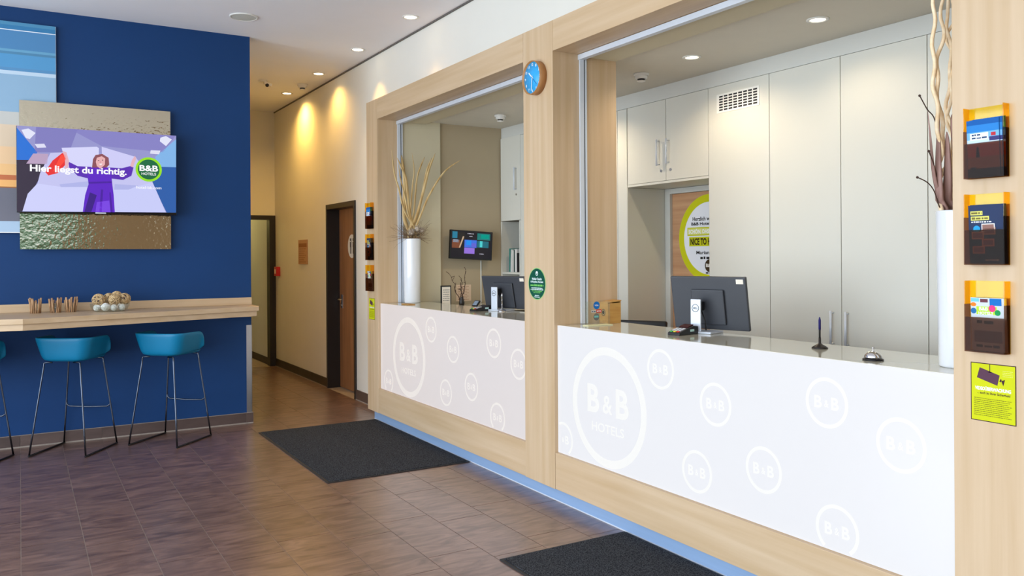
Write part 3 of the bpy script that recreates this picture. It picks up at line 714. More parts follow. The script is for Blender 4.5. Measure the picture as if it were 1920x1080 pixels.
q([(0.563,2.388),(0.6,2.404),(0.626,2.386),(0.623,2.333),(0.589,2.297),(0.563,2.319),(0.555,2.353)], (232, 176, 178), 7)
q([(0.571,2.368),(0.58,2.37),(0.582,2.365),(0.572,2.362)], (80, 50, 60), 8)
q([(0.601,2.374),(0.61,2.374),(0.611,2.369),(0.602,2.367)], (80, 50, 60), 8)
q([(0.577,2.338),(0.605,2.342),(0.594,2.327)], (244, 240, 240), 8)
q([(0.586,2.36),(0.591,2.361),(0.594,2.348),(0.584,2.347)], (212, 148, 156), 8)
# lettering and the round sign on the screen
TL = [(0.434,2.272),(0.964,2.309),(0.964,2.312),(0.96,2.255),(1.035,2.153)]
WH = glow(250, 250, 255)
p.text('Hier liegst du richtig.', TL[0][0], TL[0][1], .712, .072, WH, 10, .03, rot=-.0)
p.disc(TL[1][0], TL[1][1], .105, glow(150, 226, 30), 9); p.disc(TL[1][0], TL[1][1], .086, glow(18, 104, 62), 10)
p.text('B&B', TL[1][0], TL[1][1]+.010, .148, .052, WH, 11, .03); p.text('HOTELS', TL[1][0], TL[1][1]-.038, .115, .022, WH, 11, .01)
p.text('hotel-bb.com', TL[1][0], TL[4][1], .20, .024, WH, 10, .01)
p.build('advert_picture', tv)

# ------------------------------------------------------------------ clock and stickers on the pillar
k = empty('wall_clock', (2.87, 4.49, 2.58), 'round blue-faced wall clock with a wooden rim on the middle pillar', 'clock')
cc = (2.869, 4.475, 2.687); R = .108
MB().lathe([(.0001, 0), (R, 0), (R, -.052), (R-.005, -.052), (R-.005, -.036), (.0001, -.036)], cc, mat('walnut_clock_rim', srgb(178, 126, 76), .45, noise=.12, nscale=(30, 30, 4)), 48, 'X').build('rim', k)
MB().lathe([(.0001, -.0362), (R-.006, -.0362), (R-.006, -.0385), (.0001, -.0385)], cc, mat('clock_face_blue', srgb(48, 170, 236), .4, noise=.02), 48, 'X').build('face', k)
p = Print((2.869-.039, cc[1], cc[2]), (0, -1, 0), (0, 0, 1)); WHK = ink(236, 244, 250)
for h in range(12):
    an = math.pi/2-2*math.pi*h/12
    p.text(str(h or 12), .084*math.cos(an), .084*math.sin(an), .011 if h % 10 and h != 11 and h != 0 else .018, .017, WHK, 1, .02)
tag(p.build('numerals', k), kind='stuff')
def hand(name, ang, L, w_, l_, m):
    q_ = Print((2.869-.039, cc[1], cc[2]), (0, -1, 0), (0, 0, 1), .0012); a = math.radians(90-ang); dx, dy = math.cos(a), math.sin(a); nx, ny = -dy*w_/2, dx*w_/2
    b0 = -.012; q_.poly([(dx*b0+nx, dy*b0+ny), (dx*L+nx, dy*L+ny), (dx*L-nx, dy*L-ny), (dx*b0-nx, dy*b0-ny)], m, l_); q_.build(name, k, solid=.0008)
hand('hour_hand', -48, .055, .008, 2, WHK); hand('minute_hand', 187, .082, .006, 3, WHK); hand('second_hand', 134, .075, .0022, 4, ink(20, 90, 150))

s_ = empty('round_sticker', (2.869, 4.50, 1.364), 'round dark green sticker with white lettering on the middle pillar', 'sticker')
p = Print((2.8695, 4.498, 1.365), (0, -1, 0), (0, 0, 1), .0005)
p.disc(0, 0, .1035, ink(150, 200, 120), 1, 56); p.disc(0, 0, .0985, ink(8, 78, 60), 2, 56); GL = ink(226, 240, 238); GG = ink(120, 196, 96)
p.ring(0, .067, .015, .011, GL, 3, 24); p.poly([(-.008, .074), (0, .060), (.008, .074), (.004, .078), (-.004, .078)], GL, 4)
p.text('Mobiler Checkin', 0, .032, .115, .016, GL, 3, .03); p.text('& Keyless Access', 0, .012, .150, .017, GL, 3, .03); p.blur_line(-.078, -.016, .156, .013, GG, 3, 2)
for j, (b0, w_) in enumerate(((-.030, .13), (-.040, .15), (-.050, .12), (-.060, .08), (-.078, .05), (-.088, .07))): p.blur_line(-w_/2, b0, w_, .006, GL if j < 2 or j > 3 else GG, 3, j+3)
p.build('printed_disc', s_)

# ------------------------------------------------------------------ brochure holders with brochures
def holder(y0, z0, label, where):
    t = empty('brochure_holder', (2.85, y0, z0), label, 'brochure holder', 'acrylic brochure holders on the oak posts')
    w_, h, d_ = .138, .246, .036; y1 = y0+w_; X = 2.8695; hf = .121
    box('back_plate', (X-.003, X, y0, y1, z0, z0+h), AMBER, t)
    box('bottom_plate', (X-d_, X-.003, y0, y1, z0, z0+.003), SMOKE, t)
    for a, b_ in ((y0, y0+.003), (y1-.003, y1)):
        MB().box(X-d_, X-.003, a, b_, z0+.165, z0+h, AMBERS).box(X-d_, X-.003, a, b_, z0+.0031, z0+.165, SMOKE).build('side_plate', t)
    box('front_plate', (X-d_, X-d_+.003, y0+.0031, y1-.0031, z0+.0031, z0+hf), SMOKE, t)
    return t
def brochures(y0, z0, n, top, kind, label):
    X = 2.8695
    for i in range(n):
        dx = .006+.0045*i; yo = y0+.004+(.008*i if kind == 0 else .004*i)
        H = top+(.0-.002*i)
        t = empty('brochure', (X-dx, yo, z0+.004), label[i], 'brochure', 'brochures in the acrylic holders')
        lean = .010
        w_ = .112 if kind == 0 else .122
        vs = []
        for z in (z0+.0042, z0+H):
            k = (z-z0)/H*lean
            for y in (yo, yo+w_):
                for x in (X-dx-k, X-dx-k-.0022): vs.append((x, y, z))
        col = {0: (40, 110, 180), 1: (52, 66, 96), 2: (214, 222, 226)}[kind]
        MB().add(vs, [(0, 2, 3, 1), (4, 5, 7, 6), (0, 1, 5, 4), (2, 6, 7, 3), (0, 4, 6, 2), (1, 3, 7, 5)], ink(*col)).build('cover', t)
        L = math.hypot(H-.0042, lean); vdir = Vector((-lean, 0, H-.0042)).normalized()
        p = Print((X-dx-.0028, yo+w_, z0+.0042), (0, -1, 0), vdir, .0003)
        if kind == 0:
            for b0, b1, c3 in ((.0, .03, (60, 44, 40)), (.03, .07, (196, 140, 90)), (.07, .115, (226, 110, 60)), (.115, .130, (206, 226, 244)), (.130, .155, (122, 182, 228)), (.155, .180, (44, 130, 206)), (.180, L, (20, 92, 168))): p.rect(.001, w_-.001, b0, min(b1, L), ink(*c3), 1)
            p.rect(.012, .075, .128, .152, ink(244, 246, 248), 2); p.blur_line(.018, .143, .03, .006, ink(40, 70, 110), 3, 4); p.blur_line(.018, .132, .052, .006, ink(40, 70, 110), 3, 5)
            p.rect(.084, .10, .138, .15, ink(190, 50, 60), 2); p.rect(.078, .112, .122, .136, ink(60, 60, 120), 2)
            p.rect(.01, .03, .03, .035, ink(30, 24, 24), 2); p.poly([(.030, .068), (.044, .068), (.040, .105), (.034, .105)], ink(40, 24, 20), 2)
        elif kind == 1:
            p.rect(.001, w_-.001, 0, L, ink(44, 58, 92), 1)
            YB = ink(222, 216, 110); p.rect(.008, .050, L-.034, L-.020, YB, 2); p.blur_line(.011, L-.031, .036, .008, ink(120, 110, 60), 3, 6)
            p.rect(.009, .072, L-.052, L-.038, YB, 2); p.blur_line(.012, L-.049, .056, .008, ink(120, 110, 60), 3, 7); p.blur_line(.010, L-.060, .07, .005, ink(236, 236, 240), 2, 8)
            p.disc(.028, L-.082, .012, ink(40, 160, 216), 2, 24); p.rect(.045, .090, L-.092, L-.064, ink(236, 232, 228), 2); p.rect(.048, .087, L-.090, L-.067, ink(150, 110, 100), 3)
            for a, b0, c3 in ((.010, .085, (220, 150, 90)), (.045, .060, (226, 150, 100)), (.012, .035, (216, 140, 90)), (.05, .10, (210, 150, 100))): p.rect(a, a+.042, b0, b0+.026, ink(*c3), 2); p.rect(a+.004, a+.038, b0+.004, b0+.022, ink(150, 90, 60), 3)
            p.blur_line(.055, .010, .045, .006, ink(200, 200, 200), 2, 9)
        else:
            p.rect(.001, w_-.001, 0, L, ink(206, 214, 220), 1)
            p.rect(.002, .03, L-.014, L-.002, ink(120, 200, 226), 2); p.rect(.034, .060, L-.016, L-.004, ink(110, 60, 72), 2); p.rect(.066, .106, L-.026, L-.002, ink(20, 110, 190), 2)
            p.disc(.010, L-.024, .010, ink(236, 130, 40), 2, 20, .007); p.rect(.020, .09, L-.058, L-.030, ink(186, 224, 60), 2); p.disc(.074, L-.036, .012, ink(226, 60, 130), 3, 24); p.disc(.092, L-.050, .010, ink(30, 150, 80), 3, 20)
            p.text('B&B', .045, L-.038, .030, .012, ink(250, 250, 250), 4, .02); p.text('HOTELS', .052, L-.053, .05, .010, ink(250, 250, 250), 4, .02)
            p.disc(.010, L-.046, .010, ink(40, 110, 170), 2, 20); p.blur_line(.02, L-.09, .06, .014, ink(90, 90, 90), 2, 3)
            p.rect(.01, .105, .03, .07, ink(150, 130, 120), 2); p.blur_line(.015, .012, .08, .01, ink(90, 80, 80), 2, 5)
        p.build('cover_print', t)
for side, yb, zs in (('near', 1.532, (1.806, 1.507, 1.206)), ('far', 7.345, (1.810, 1.513, 1.220))):
    post = 'right-hand oak pillar' if side == 'near' else 'oak post by the corridor'
    for i, z in enumerate(zs):
        pos = ('top', 'middle', 'bottom')[i]
        holder(yb, z, '%s acrylic brochure holder on the %s' % (pos, post), side)
        n = (3, 2, 1)[i]; kd = ('blue seaside', 'navy blue', 'colourful')[i]
        lab = [('%s leaflet %sin the %s holder on the %s' % (kd, ('' if n == 1 else ('rearmost ', 'middle ', 'frontmost ')[j] if n == 3 else ('behind ', 'in front ')[j]), pos, post)) for j in range(n)]
        brochures(yb, z, n, (.205, .208, .188)[i], i, lab)

# surveillance notices
for y0, z0, w_, lb in ((1.515, .965, .154, 'yellow-green video surveillance notice on the right-hand oak pillar'), (7.335, .950, .150, 'yellow-green video surveillance notice on the narrow oak post by the corridor')):
    t = empty('surveillance_notice', (2.869, y0+w_/2, z0), lb, 'notice', 'video surveillance notices')
    p = Print((2.8697, y0+w_, z0), (0, -1, 0), (0, 0, 1), .0005); H = .202; W = w_; DK = ink(66, 36, 40); YG2 = ink(202, 206, 14); PU = ink(88, 56, 74)
    p.rect(0, W, 0, H, DK, 1); p.rect(.003, W-.003, .003, H-.003, YG2, 2)
    p.poly([(.022, .150), (.092, .129), (.100, .165), (.032, .186)], PU, 3)
    p.poly([(.099, .144), (.104, .142), (.107, .151), (.102, .153)], DK, 3); p.poly([(.105, .147), (.112, .130), (.118, .152)], DK, 3)
    p.rect(.0655, .068, .172, H-.003, DK, 3); p.rect(.062, .0715, .171, .174, DK, 3)
    p.text('VIDEOÜBERWACHUNG', .0765, .115, .122, .015, ink(246, 246, 246), 3, .035); p.text('... auch zu Ihrer Sicherheit!', .079, .099, .112, .0085, DK, 3, .02)
    for j in range(10): p.blur_line(.012, .078-j*.0065, .128-(j % 3)*.006, .0026, ink(120, 118, 24), 3, 20+j)
    for j in range(4): p.blur_line(.110, .180-j*.006, .034, .0022, ink(226, 226, 120), 3, 40+j)
    p.build('printed_sheet', t)

# ------------------------------------------------------------------ vases with dried branches
def vase(x, y, label):
    MB().lathe([(.0001, 1.1105), (.072, 1.1105), (.076, 1.116), (.079, 1.40), (.083, 1.705), (.0835, 1.712), (.080, 1.712), (.076, 1.70), (.070, 1.13), (.0001, 1.125)], (x, y, 0), VASE, 48).build('tall_vase', loc=(x, y, 1.1105), label=label, cat='vase', group='tall white vases on the counters')
V1 = (3.175, 7.160); V2 = (3.112, 1.850)
vase(*V1, 'tall white cylinder vase with dried straw leaves at the far end of the far counter')
vase(*V2, 'tall white cylinder vase half hidden behind the right-hand pillar')
def smooth(pts, n=5):
    out = []
    P = [Vector(p) for p in pts]
    for i in range(len(P)-1):
        a, b_, c_, d_ = P[max(i-1, 0)], P[i], P[i+1], P[min(i+2, len(P)-1)]
        for k in range(n):
            t = k/n; out.append(.5*((2*b_)+(c_-a)*t+(2*a-5*b_+4*c_-d_)*t*t+(3*b_-a-3*c_+d_)*t**3))
    out.append(P[-1]); return out
# straw leaves of the far vase
LV = [
 ([(3.088,1.972),(3.032,2.169),(2.981,2.331),(2.957,2.532)], .010, -.02, 'straw leaf leaning furthest left over the far counter vase'),
 ([(3.137,1.929),(3.095,2.249),(3.054,2.344),(2.992,2.457)], .014, -.04, 'straw leaf second from left in the far counter vase, tip bent left'),
 ([(3.156,1.93),(3.179,2.213),(3.196,2.351),(3.176,2.52)], .008, .0, 'thin upright straw leaf in the middle of the far counter vase'),
 ([(3.109,1.919),(3.124,2.211),(3.119,2.357),(3.107,2.502)], .021, .045, 'broad flat golden leaf at the back of the far counter vase'),
 ([(3.193,1.93),(3.233,2.264),(3.276,2.394),(3.326,2.495)], .010, .02, 'straw leaf just right of the middle in the far counter vase'),
 ([(3.209,1.931),(3.286,2.197),(3.33,2.367),(3.391,2.523)], .014, -.03, 'long pale straw leaf leaning right in the far counter vase'),
 ([(3.236,1.931),(3.302,2.198),(3.341,2.367),(3.394,2.489)], .013, .015, 'straw leaf close behind the long pale one in the far counter vase'),
 ([(3.263,1.961),(3.35,2.15),(3.494,2.355),(3.662,2.473)], .011, -.03, 'arching straw leaf reaching furthest right from the far counter vase'),
 ([(3.119,1.929),(3.068,2.131),(3.022,2.275),(2.997,2.399)], .008, -.05, 'narrow straw leaf crossing the shutter rail beside the far vase'),
]
for i, (pts, w_, dy, lb) in enumerate(LV):
    a0 = i*.7
    base = [(V1[0]+.030*math.cos(a0), V1[1]+.022*math.sin(a0)-.01, 1.14), (V1[0]+.045*math.cos(a0), V1[1]+.02*math.sin(a0)-.01, 1.715)]
    yl = V1[1]-.012+dy*.5
    path = smooth(base+[(x, min(yl+dy*(k+1)*.35, 7.235), z) for k, (x, z) in enumerate(pts)])
    n = len(path); R = [w_*(.45+.55*math.sin(math.pi*min(1, (k/n)*.9+.1)))*(1 if k < n-3 else (n-k)/4) for k in range(n)]
    MB().tube(path, R, DRYL, 6, flat=.22).build('dried_leaf', loc=base[0], label=lb, cat='dried leaf', group='straw leaves in the far vase')
# tangle of twigs and plumes at the mouth of the far vase
rr = random.Random(11); mb = MB()
for k in range(150):
    a = rr.uniform(0, 2*math.pi); el = rr.uniform(-.25, 1.2); L = rr.uniform(.08, .23)
    st_ = Vector((V1[0]+rr.uniform(-.05, .05), V1[1]+rr.uniform(-.05, .03), 1.70+rr.uniform(0, .05)))
    d_ = Vector((math.cos(a)*math.cos(el), math.sin(a)*math.cos(el)*.7, math.sin(el)*.75)); pts = [st_]
    for s2 in range(5):
        d_ = (d_+Vector((rr.uniform(-.35, .35), rr.uniform(-.35, .35), rr.uniform(-.3, .3)))).normalized(); q2 = pts[-1]+d_*L/5
        q2.y = min(q2.y, 7.245)
        if q2.z < 1.715 and (q2.x-V1[0])**2+(q2.y-V1[1])**2 < .0081: q2.z = 1.718
        pts.append(q2)
    mb.tube(pts, [.0018, .0016, .0014, .0012, .001, .0008], TWIGN, 3)
mb.build('twig_tangle', loc=(V1[0], V1[1], 1.70), label='tangle of fine brown twigs bursting from the far counter vase', cat='dried twigs', kind='stuff')
for x, y, z, r, lb in ((-.025, -.045, 1.77, .040, 'left'), (.035, -.04, 1.80, .038, 'middle'), (.085, -.03, 1.79, .036, 'right')):
    mb = MB()
    for k in range(90):
        d_ = Vector((rr.gauss(0, 1), rr.gauss(0, 1), rr.gauss(0, 1))).normalized(); c_ = Vector((V1[0]+x, V1[1]+y, z))
        mb.tube([c_, c_+d_*r*.6+Vector((0, 0, .01)), c_+d_*r+Vector((0, 0, .004))], [.0022, .0018, .0006], FLUFF, 3)
    mb.ball((V1[0]+x, V1[1]+y, z), r*.6, FLUFF, 12, 8)
    mb.tube([(V1[0]+x*.5, V1[1]+y*.5, 1.6), (V1[0]+x, V1[1]+y, z)], .002, DRYL, 5)
    mb.build('pale_plume', loc=(V1[0]+x, V1[1]+y, z-r), label='pale fluffy plume at the %s of the twig tangle' % lb, cat='dried plume', group='plumes in the far vase')
# curly willow and dark leaves of the near vase
CW = [([(3.056,1.713),(3.04,1.846),(3.041,1.928),(3.018,2.111),(3.026,2.235),(3.011,2.397),(3.005,2.519)], .0105, 'pale curly willow branch furthest left in the near vase'),
      ([(3.076,1.703),(3.061,1.847),(3.072,1.909),(3.053,2.114),(3.04,2.257),(3.052,2.351),(3.066,2.415),(3.084,2.469),(3.064,2.528)], .010, 'pale curly willow branch second from left in the near vase'),
      ([(3.112,1.703),(3.103,1.869),(3.122,2.016),(3.109,2.14),(3.124,2.266),(3.097,2.367),(3.119,2.453),(3.106,2.534)], .009, 'pale curly willow branch nearest the right-hand pillar'),
      ([(3.133,1.714),(3.117,1.849),(3.136,1.996),(3.112,2.088),(3.113,2.192),(3.139,2.31),(3.119,2.39),(3.148,2.478),(3.134,2.539)], .008, 'thin curly willow branch half behind the right-hand pillar')]
for i, (pts, r, lb) in enumerate(CW):
    r *= .92
    base = [(V2[0]-.02+.014*i, V2[1]+.012*(i % 2), 1.14), (V2[0]-.022+.014*i, V2[1]+.01, 1.45)]
    pth = [(x, 1.888+.010*math.sin(k*1.9+i), z) for k, (x, z) in enumerate(pts)]
    dx, dz = pth[-1][0]-pth[-2][0], pth[-1][2]-pth[-2][2]
    pth += [(pth[-1][0]+.015*(-1)**i, 1.85, pth[-1][2]+.11), (pth[-1][0]-.01*(-1)**i, 1.87, min(2.79, pth[-1][2]+.22))]
    path = smooth(base+pth, 6); n = len(path)
    path = [Vector((p_.x, p_.y+(.007*math.sin(p_.z*38+i*1.7) if p_.z > 1.75 else 0), p_.z)) for p_ in path]
    MB().tube(path, [r*(1-.35*k/n) for k in range(n)], BRANCH, 10).build('willow_branch', loc=base[0], label=lb, cat='branch', group='curly willow branches in the near vase')
DL = [([(3.069,1.698),(3.064,1.847),(3.065,1.991),(3.07,2.136)], .017, 'broad purple-brown dried leaf in the middle of the near vase', 0),
      ([(3.101,1.699),(3.092,1.848),(3.09,1.972),(3.087,2.013)], .019, 'shorter broad purple-brown leaf at the front of the near vase', -.02),
      ([(3.042,1.706),(3.022,1.845),(3,1.987),(2.984,2.088)], .009, 'narrow dark leaf leaning left in the near vase', .01),
      ([(3.079,1.909),(3.08,2.034),(3.102,2.098),(3.138,2.163)], .010, 'dark dried leaf curling towards the right-hand pillar', -.03),
      ([(3.109,2.14),(3.099,2.191),(3.117,2.245),(3.139,2.289)], .006, 'small brown leaf high among the willow branches', -.03),
      ([(3.129,1.7),(3.127,1.85),(3.132,1.996),(3.137,2.09)], .012, 'purple-brown leaf nearest the right-hand pillar edge', .0)]
for i, (pts, w_, lb, dy) in enumerate(DL):
    base = [(V2[0]-.03+.012*i, V2[1]-.02, 1.14), (max(pts[0][0], 3.062), 1.882+dy*.3, 1.70)] if i not in (3, 4) else [(V2[0]-.03, V2[1]-.02, 1.14), (V2[0]-.04, 1.85+dy, 1.72)]
    base = [base[0], tuple(.35*a_+.65*b_ for a_, b_ in zip(*base)), tuple(.08*a_+.92*b_ for a_, b_ in zip(*base)), base[1]]
    path = smooth(base+[(x-.006, 1.882+dy, z) for x, z in pts[1:]]); n = len(path)
    if i < 2: path = [Vector((p_.x-(.03 if p_.z > 1.74 else 0), p_.y, p_.z)) for p_ in path]
    if i == 4: w_ = .006
    R = [w_*(1 if k < n*.6 else max(.08, 1-(k-n*.6)/(n*.4))) for k in range(n)]
    MB().tube(path, R, PURPL, 6, flat=-.18).build('dark_dried_leaf', loc=base[0], label=lb, cat='dried leaf', group='dark leaves in the near vase')
for pts, lb in (([(3.056,1.706),(3.044,1.908),(3.018,2.054),(2.967,2.096),(2.921,2.143)], 'thin dark twig pointing up left from the near vase'), ([(3.063,1.706),(3.042,1.727),(3.008,1.787),(2.964,1.818),(2.904,1.834)], 'thin dark twig bowing left just above the near vase rim'),
                ([(3.063,1.706),(3.036,1.815),(3.009,1.885),(2.976,1.937)], 'thin dark twig hugging the left willow branch')):
    base = [(V2[0]-.03, V2[1], 1.14), (V2[0]-.035, V2[1]+.008, 1.5)]
    path = smooth(base+[(max(x, 3.055) if k == 0 else x, 1.888, z) for k, (x, z) in enumerate(pts)]); n = len(path)
    b = MB().tube(path, .0022, DTWIG, 5); b.ball(path[-1], .005, DTWIG, 8, 6)
    b.build('dark_twig', loc=base[0], label=lb, cat='twig', group='thin dark twigs in the near vase')

# ------------------------------------------------------------------ things standing on the counters
ZC = 1.1105
def monitor(cx, cy, zt, label, brand):
    wv = Vector((.306, -.951, 0)).normalized(); nv = Vector((wv.y, -wv.x, 0))*-1   # nv points to the staff side (+X)
    t = empty('computer_monitor', (cx-nv.x*.06, cy-nv.y*.06, ZC), label, 'monitor', 'computer monitors on the counters')
    W, zb, lean = .462, 1.127, .055
    up = (Vector((0, 0, zt-zb))-nv*lean).normalized(); H = math.hypot(zt-zb, lean)
    M_ = Matrix((wv, nv, up)).transposed()
    nn = wv.cross(up).normalized(); nn = nn if nn.dot(nv) > 0 else -nn
    M_ = Matrix((wv, nn, up)).transposed()
    c0 = Vector((cx, cy, zb))+up*H/2
    MB().obox(c0, (W, .022, H), M_, MONB).build('casing', t, bev=.005)
    MB().obox(c0+nn*.0115, (W-.02, .002, H-.03), M_, glow(130, 160, 200)).build('display', t)
    MB().obox(c0-nn*.018-up*.02, (.20, .016, .20), M_, MONB).build('rear_housing', t, bev=.006)
    MB().obox(c0-nn*.0115+wv*(W/2-.035)+up*(H/2-.025), (.042, .001, .026), M_, PAPERW).build('inventory_sticker', t)
    sc = c0-nv*.095-wv*.035; sc.z = 0
    Mz = Matrix((wv, nv, Vector((0, 0, 1)))).transposed()
    MB().obox((sc.x, sc.y, ZC+.10), (.062, .012, .178), Mz, ALU).build('stand_column', t, bev=.003)
    MB().obox((sc.x+nv.x*.03, sc.y+nv.y*.03, ZC+.15), (.045, .055, .05), Mz, BLK).build('stand_arm', t, bev=.003)
    MB().obox((sc.x+nv.x*.055, sc.y+nv.y*.055, ZC+.006), (.20, .15, .012), Mz, ALU).build('stand_foot', t, bev=.003)
    b = MB(); b.tube([(sc.x+nv.x*.05, sc.y+nv.y*.05, ZC+.14), (sc.x+nv.x*.045+wv.x*.03, sc.y+nv.y*.04+wv.y*.03, ZC+.07), (sc.x+nv.x*.05+wv.x*.035, sc.y+nv.y*.05+wv.y*.035, ZC+.015)], .004, BLK, 6); b.build('cable', t)
    if brand:
        p = Print((sc.x-nv.x*.0065, sc.y-nv.y*.0065, ZC+.14), wv, (0, 0, 1), .0005); p.ring(0, 0, .022, .019, DARK, 1, 32); p.text('DELL', 0, 0, .030, .010, DARK, 1, .02); p.build('round_emblem', t)
monitor(3.36, 3.43, 1.425, 'black computer monitor seen from behind on the near counter', True)
monitor(3.36, 5.70, 1.385, 'black computer monitor seen from behind on the far counter, cut by the pillar', True)

def terminal(x, y, ang, label, tilt):
    t = empty('payment_terminal', (x, y, ZC), label, 'payment terminal', 'card payment terminals')
    R_ = Matrix.Rotation(ang, 3, 'Z')
    def T(p_): v_ = R_ @ Vector(p_); return (x+v_.x, y+v_.y, ZC+v_.z)
    # wedge body: local x = length, y = width; keypad end low at -x
    prof = [(-.085, 0), (.085, 0), (.085, .042), (.045, .046), (-.08, .016)]
    vs = [T((a, -.040, b_)) for a, b_ in prof]+[T((a, .040, b_)) for a, b_ in prof]; n = 5
    MB().add(vs, [tuple(range(n)), tuple(reversed(range(n, 2*n)))]+[(i, n+i, n+(i+1) % n, (i+1) % n) for i in range(n)], BLK).build('body', t, bev=.003)
    sl = math.atan2(.03, .125); M_ = R_ @ Matrix.Rotation(-sl, 3, 'Y')
    b = MB()
    if tilt:
        M2 = R_ @ Matrix.Rotation(-.9, 3, 'Y'); b.obox(T((-.045, 0, .060)), (.055, .064, .010), M2, BLK); b.obox(T((-.050, 0, .0635)), (.040, .048, .004), M2, ink(120, 134, 150)); b.build('screen', t)
    else:
        b.obox(T((.030, 0, .0445)), (.048, .060, .006), M_, ink(60, 16, 20)); b.build('screen', t)
    b = MB()
    for i in range(4):
        for j in range(3):
            b.obox(T((-.070+i*.017, -.022+j*.022, .0200+i*.0041)), (.011, .015, .005), M_, ink(206, 206, 210) if i else ink(*((210, 60, 50), (226, 206, 70), (70, 170, 90))[j]))
    b.build('keys', t)
    b = MB(); b.obox(T((.03, -.0405, .022)), (.035, .001, .012), R_, ink(190, 226, 220)); b.build('side_label', t)
terminal(3.13, 3.42, math.radians(10), 'dark card payment terminal in front of the near monitor', False)
terminal(3.15, 5.77, math.radians(8), 'dark card payment terminal with a raised screen beside the far monitor', True)

def pen_stand(x, y, label, short=False):
    t = empty('pen_stand', (x, y, ZC), label, 'pen stand', 'pen stands on the counters')
    m1 = CHROME if short else BLK
    MB().lathe([(.0001, 0), (.036, 0), (.037, .003), (.028, .010), (.010, .020), (.006, .024), (.0055, .05), (.0001, .05)], (x, y, ZC), DARK if not short else CHROME, 32).build('weighted_base', t)
    MB().tube([(x, y, ZC+.045), (x, y, ZC+.085), (x, y, ZC+.087)], [.0045, .0045, .0052], m1, 12).tube([(x, y, ZC+.087), (x, y, ZC+.130), (x, y, ZC+.145)], [.0055, .0055, .002], ink(40, 34, 96) if not short else CHROME, 12).build('pen', t)
    pts = [Vector((x, y, ZC+.09))+Vector((.012+.004*math.cos(k*1.6), .010+.004*math.sin(k*1.6), -.003*k)) for k in range(24)]
    MB().tube(pts, .0007, BLK, 4).build('cord', t)
pen_stand(3.185, 2.560, 'black pen stand with a blue-black pen on the near counter')
pen_stand(3.255, 5.615, 'chrome pen stand in front of the far monitor', True)

t = empty('service_bell', (3.015, 2.160, ZC), 'chrome reception bell at the right of the near counter', 'bell')
MB().lathe([(.0001, 0), (.041, 0), (.042, .004), (.035, .009), (.0001, .010)], (3.015, 2.160, ZC), mat('black_bell_base', srgb(30, 28, 32), .15, .3, noise=.02), 40).build('base', t)
MB().lathe([(.034, .011), (.0345, .014), (.032, .022), (.025, .031), (.014, .037), (.005, .039), (.0001, .0395)], (3.015, 2.160, ZC), CHROME, 40).build('dome', t)
MB().lathe([(.003, .039), (.003, .047), (.006, .048), (.006, .052), (.0001, .054)], (3.015, 2.160, ZC), CHROME, 16).build('plunger', t)

t = empty('tip_box', (3.27, 4.24, ZC), 'small orange wooden box against the near side of the middle pillar', 'box')
MB().box(3.215, 3.32, 4.205, 4.295, ZC, ZC+.006, TIPW).box(3.215, 3.221, 4.205, 4.295, ZC+.006, ZC+.130, TIPW).box(3.314, 3.32, 4.205, 4.295, ZC+.006, ZC+.142, TIPW).box(3.221, 3.314, 4.205, 4.211, ZC+.006, ZC+.130, TIPW).box(3.221, 3.314, 4.289, 4.295, ZC+.006, ZC+.130, TIPW).build('box_body', t)
MB().add([(3.212, 4.203, ZC+.131), (3.323, 4.203, ZC+.143), (3.323, 4.297, ZC+.143), (3.212, 4.297, ZC+.131), (3.212, 4.203, ZC+.137), (3.323, 4.203, ZC+.149), (3.323, 4.297, ZC+.149), (3.212, 4.297, ZC+.137)], [(3, 2, 1, 0), (4, 5, 6, 7), (0, 1, 5, 4), (1, 2, 6, 5), (2, 3, 7, 6), (3, 0, 4, 7)], TIPW).build('lid', t)
p = Print((3.2148, 4.25, ZC+.07), (0, -1, 0), (0, 0, 1), .0005); p.disc(0, 0, .022, ink(40, 34, 28), 1, 24); p.ring(0, 0, .017, .013, ink(200, 170, 110), 2, 24); p.build('round_mark', t)

t = empty('sticker_stand', (3.06, 4.22, ZC), 'clear acrylic stand with payment stickers beside the small wooden box', 'card stand')
box('acrylic_panel', (3.000, 3.190, 4.150, 4.153, ZC+.006, ZC+.150), ACRY, t)
MB().box(3.000, 3.190, 4.12, 4.18, ZC, ZC+.005, mat('cream_plastic_base', srgb(232, 228, 186), .5, noise=.02)).build('base', t, bev=.001)
p = Print((3.095, 4.149, ZC+.075), (1, 0, 0), (0, 0, 1), .0006)
p.disc(-.01, .050, .024, ink(22, 110, 190), 1, 28); p.text('VISA', -.01, .050, .030, .010, ink(240, 244, 250), 2, .02)
p.rect(-.052, -.014, .006, .020, ink(200, 200, 196), 1); p.blur_line(-.048, .009, .03, .008, ink(70, 80, 100), 2, 3)
p.rect(-.012, .028, .004, .024, ink(206, 60, 56), 1); p.blur_line(-.008, .010, .03, .008, ink(240, 240, 240), 2, 4)
p.disc(-.012, -.022, .022, ink(110, 110, 106), 1, 28); p.rect(-.028, .004, -.026, -.014, ink(120, 190, 180), 2)
p.build('payment_stickers', t)

# small wooden tray at the foot of the far vase
t = box('wooden_coaster', (2.985, 3.060, 6.83, 6.98, ZC, ZC+.008), TIPW, label='thin wooden tray on the far counter by the tall vase', cat='tray', bev=.002)

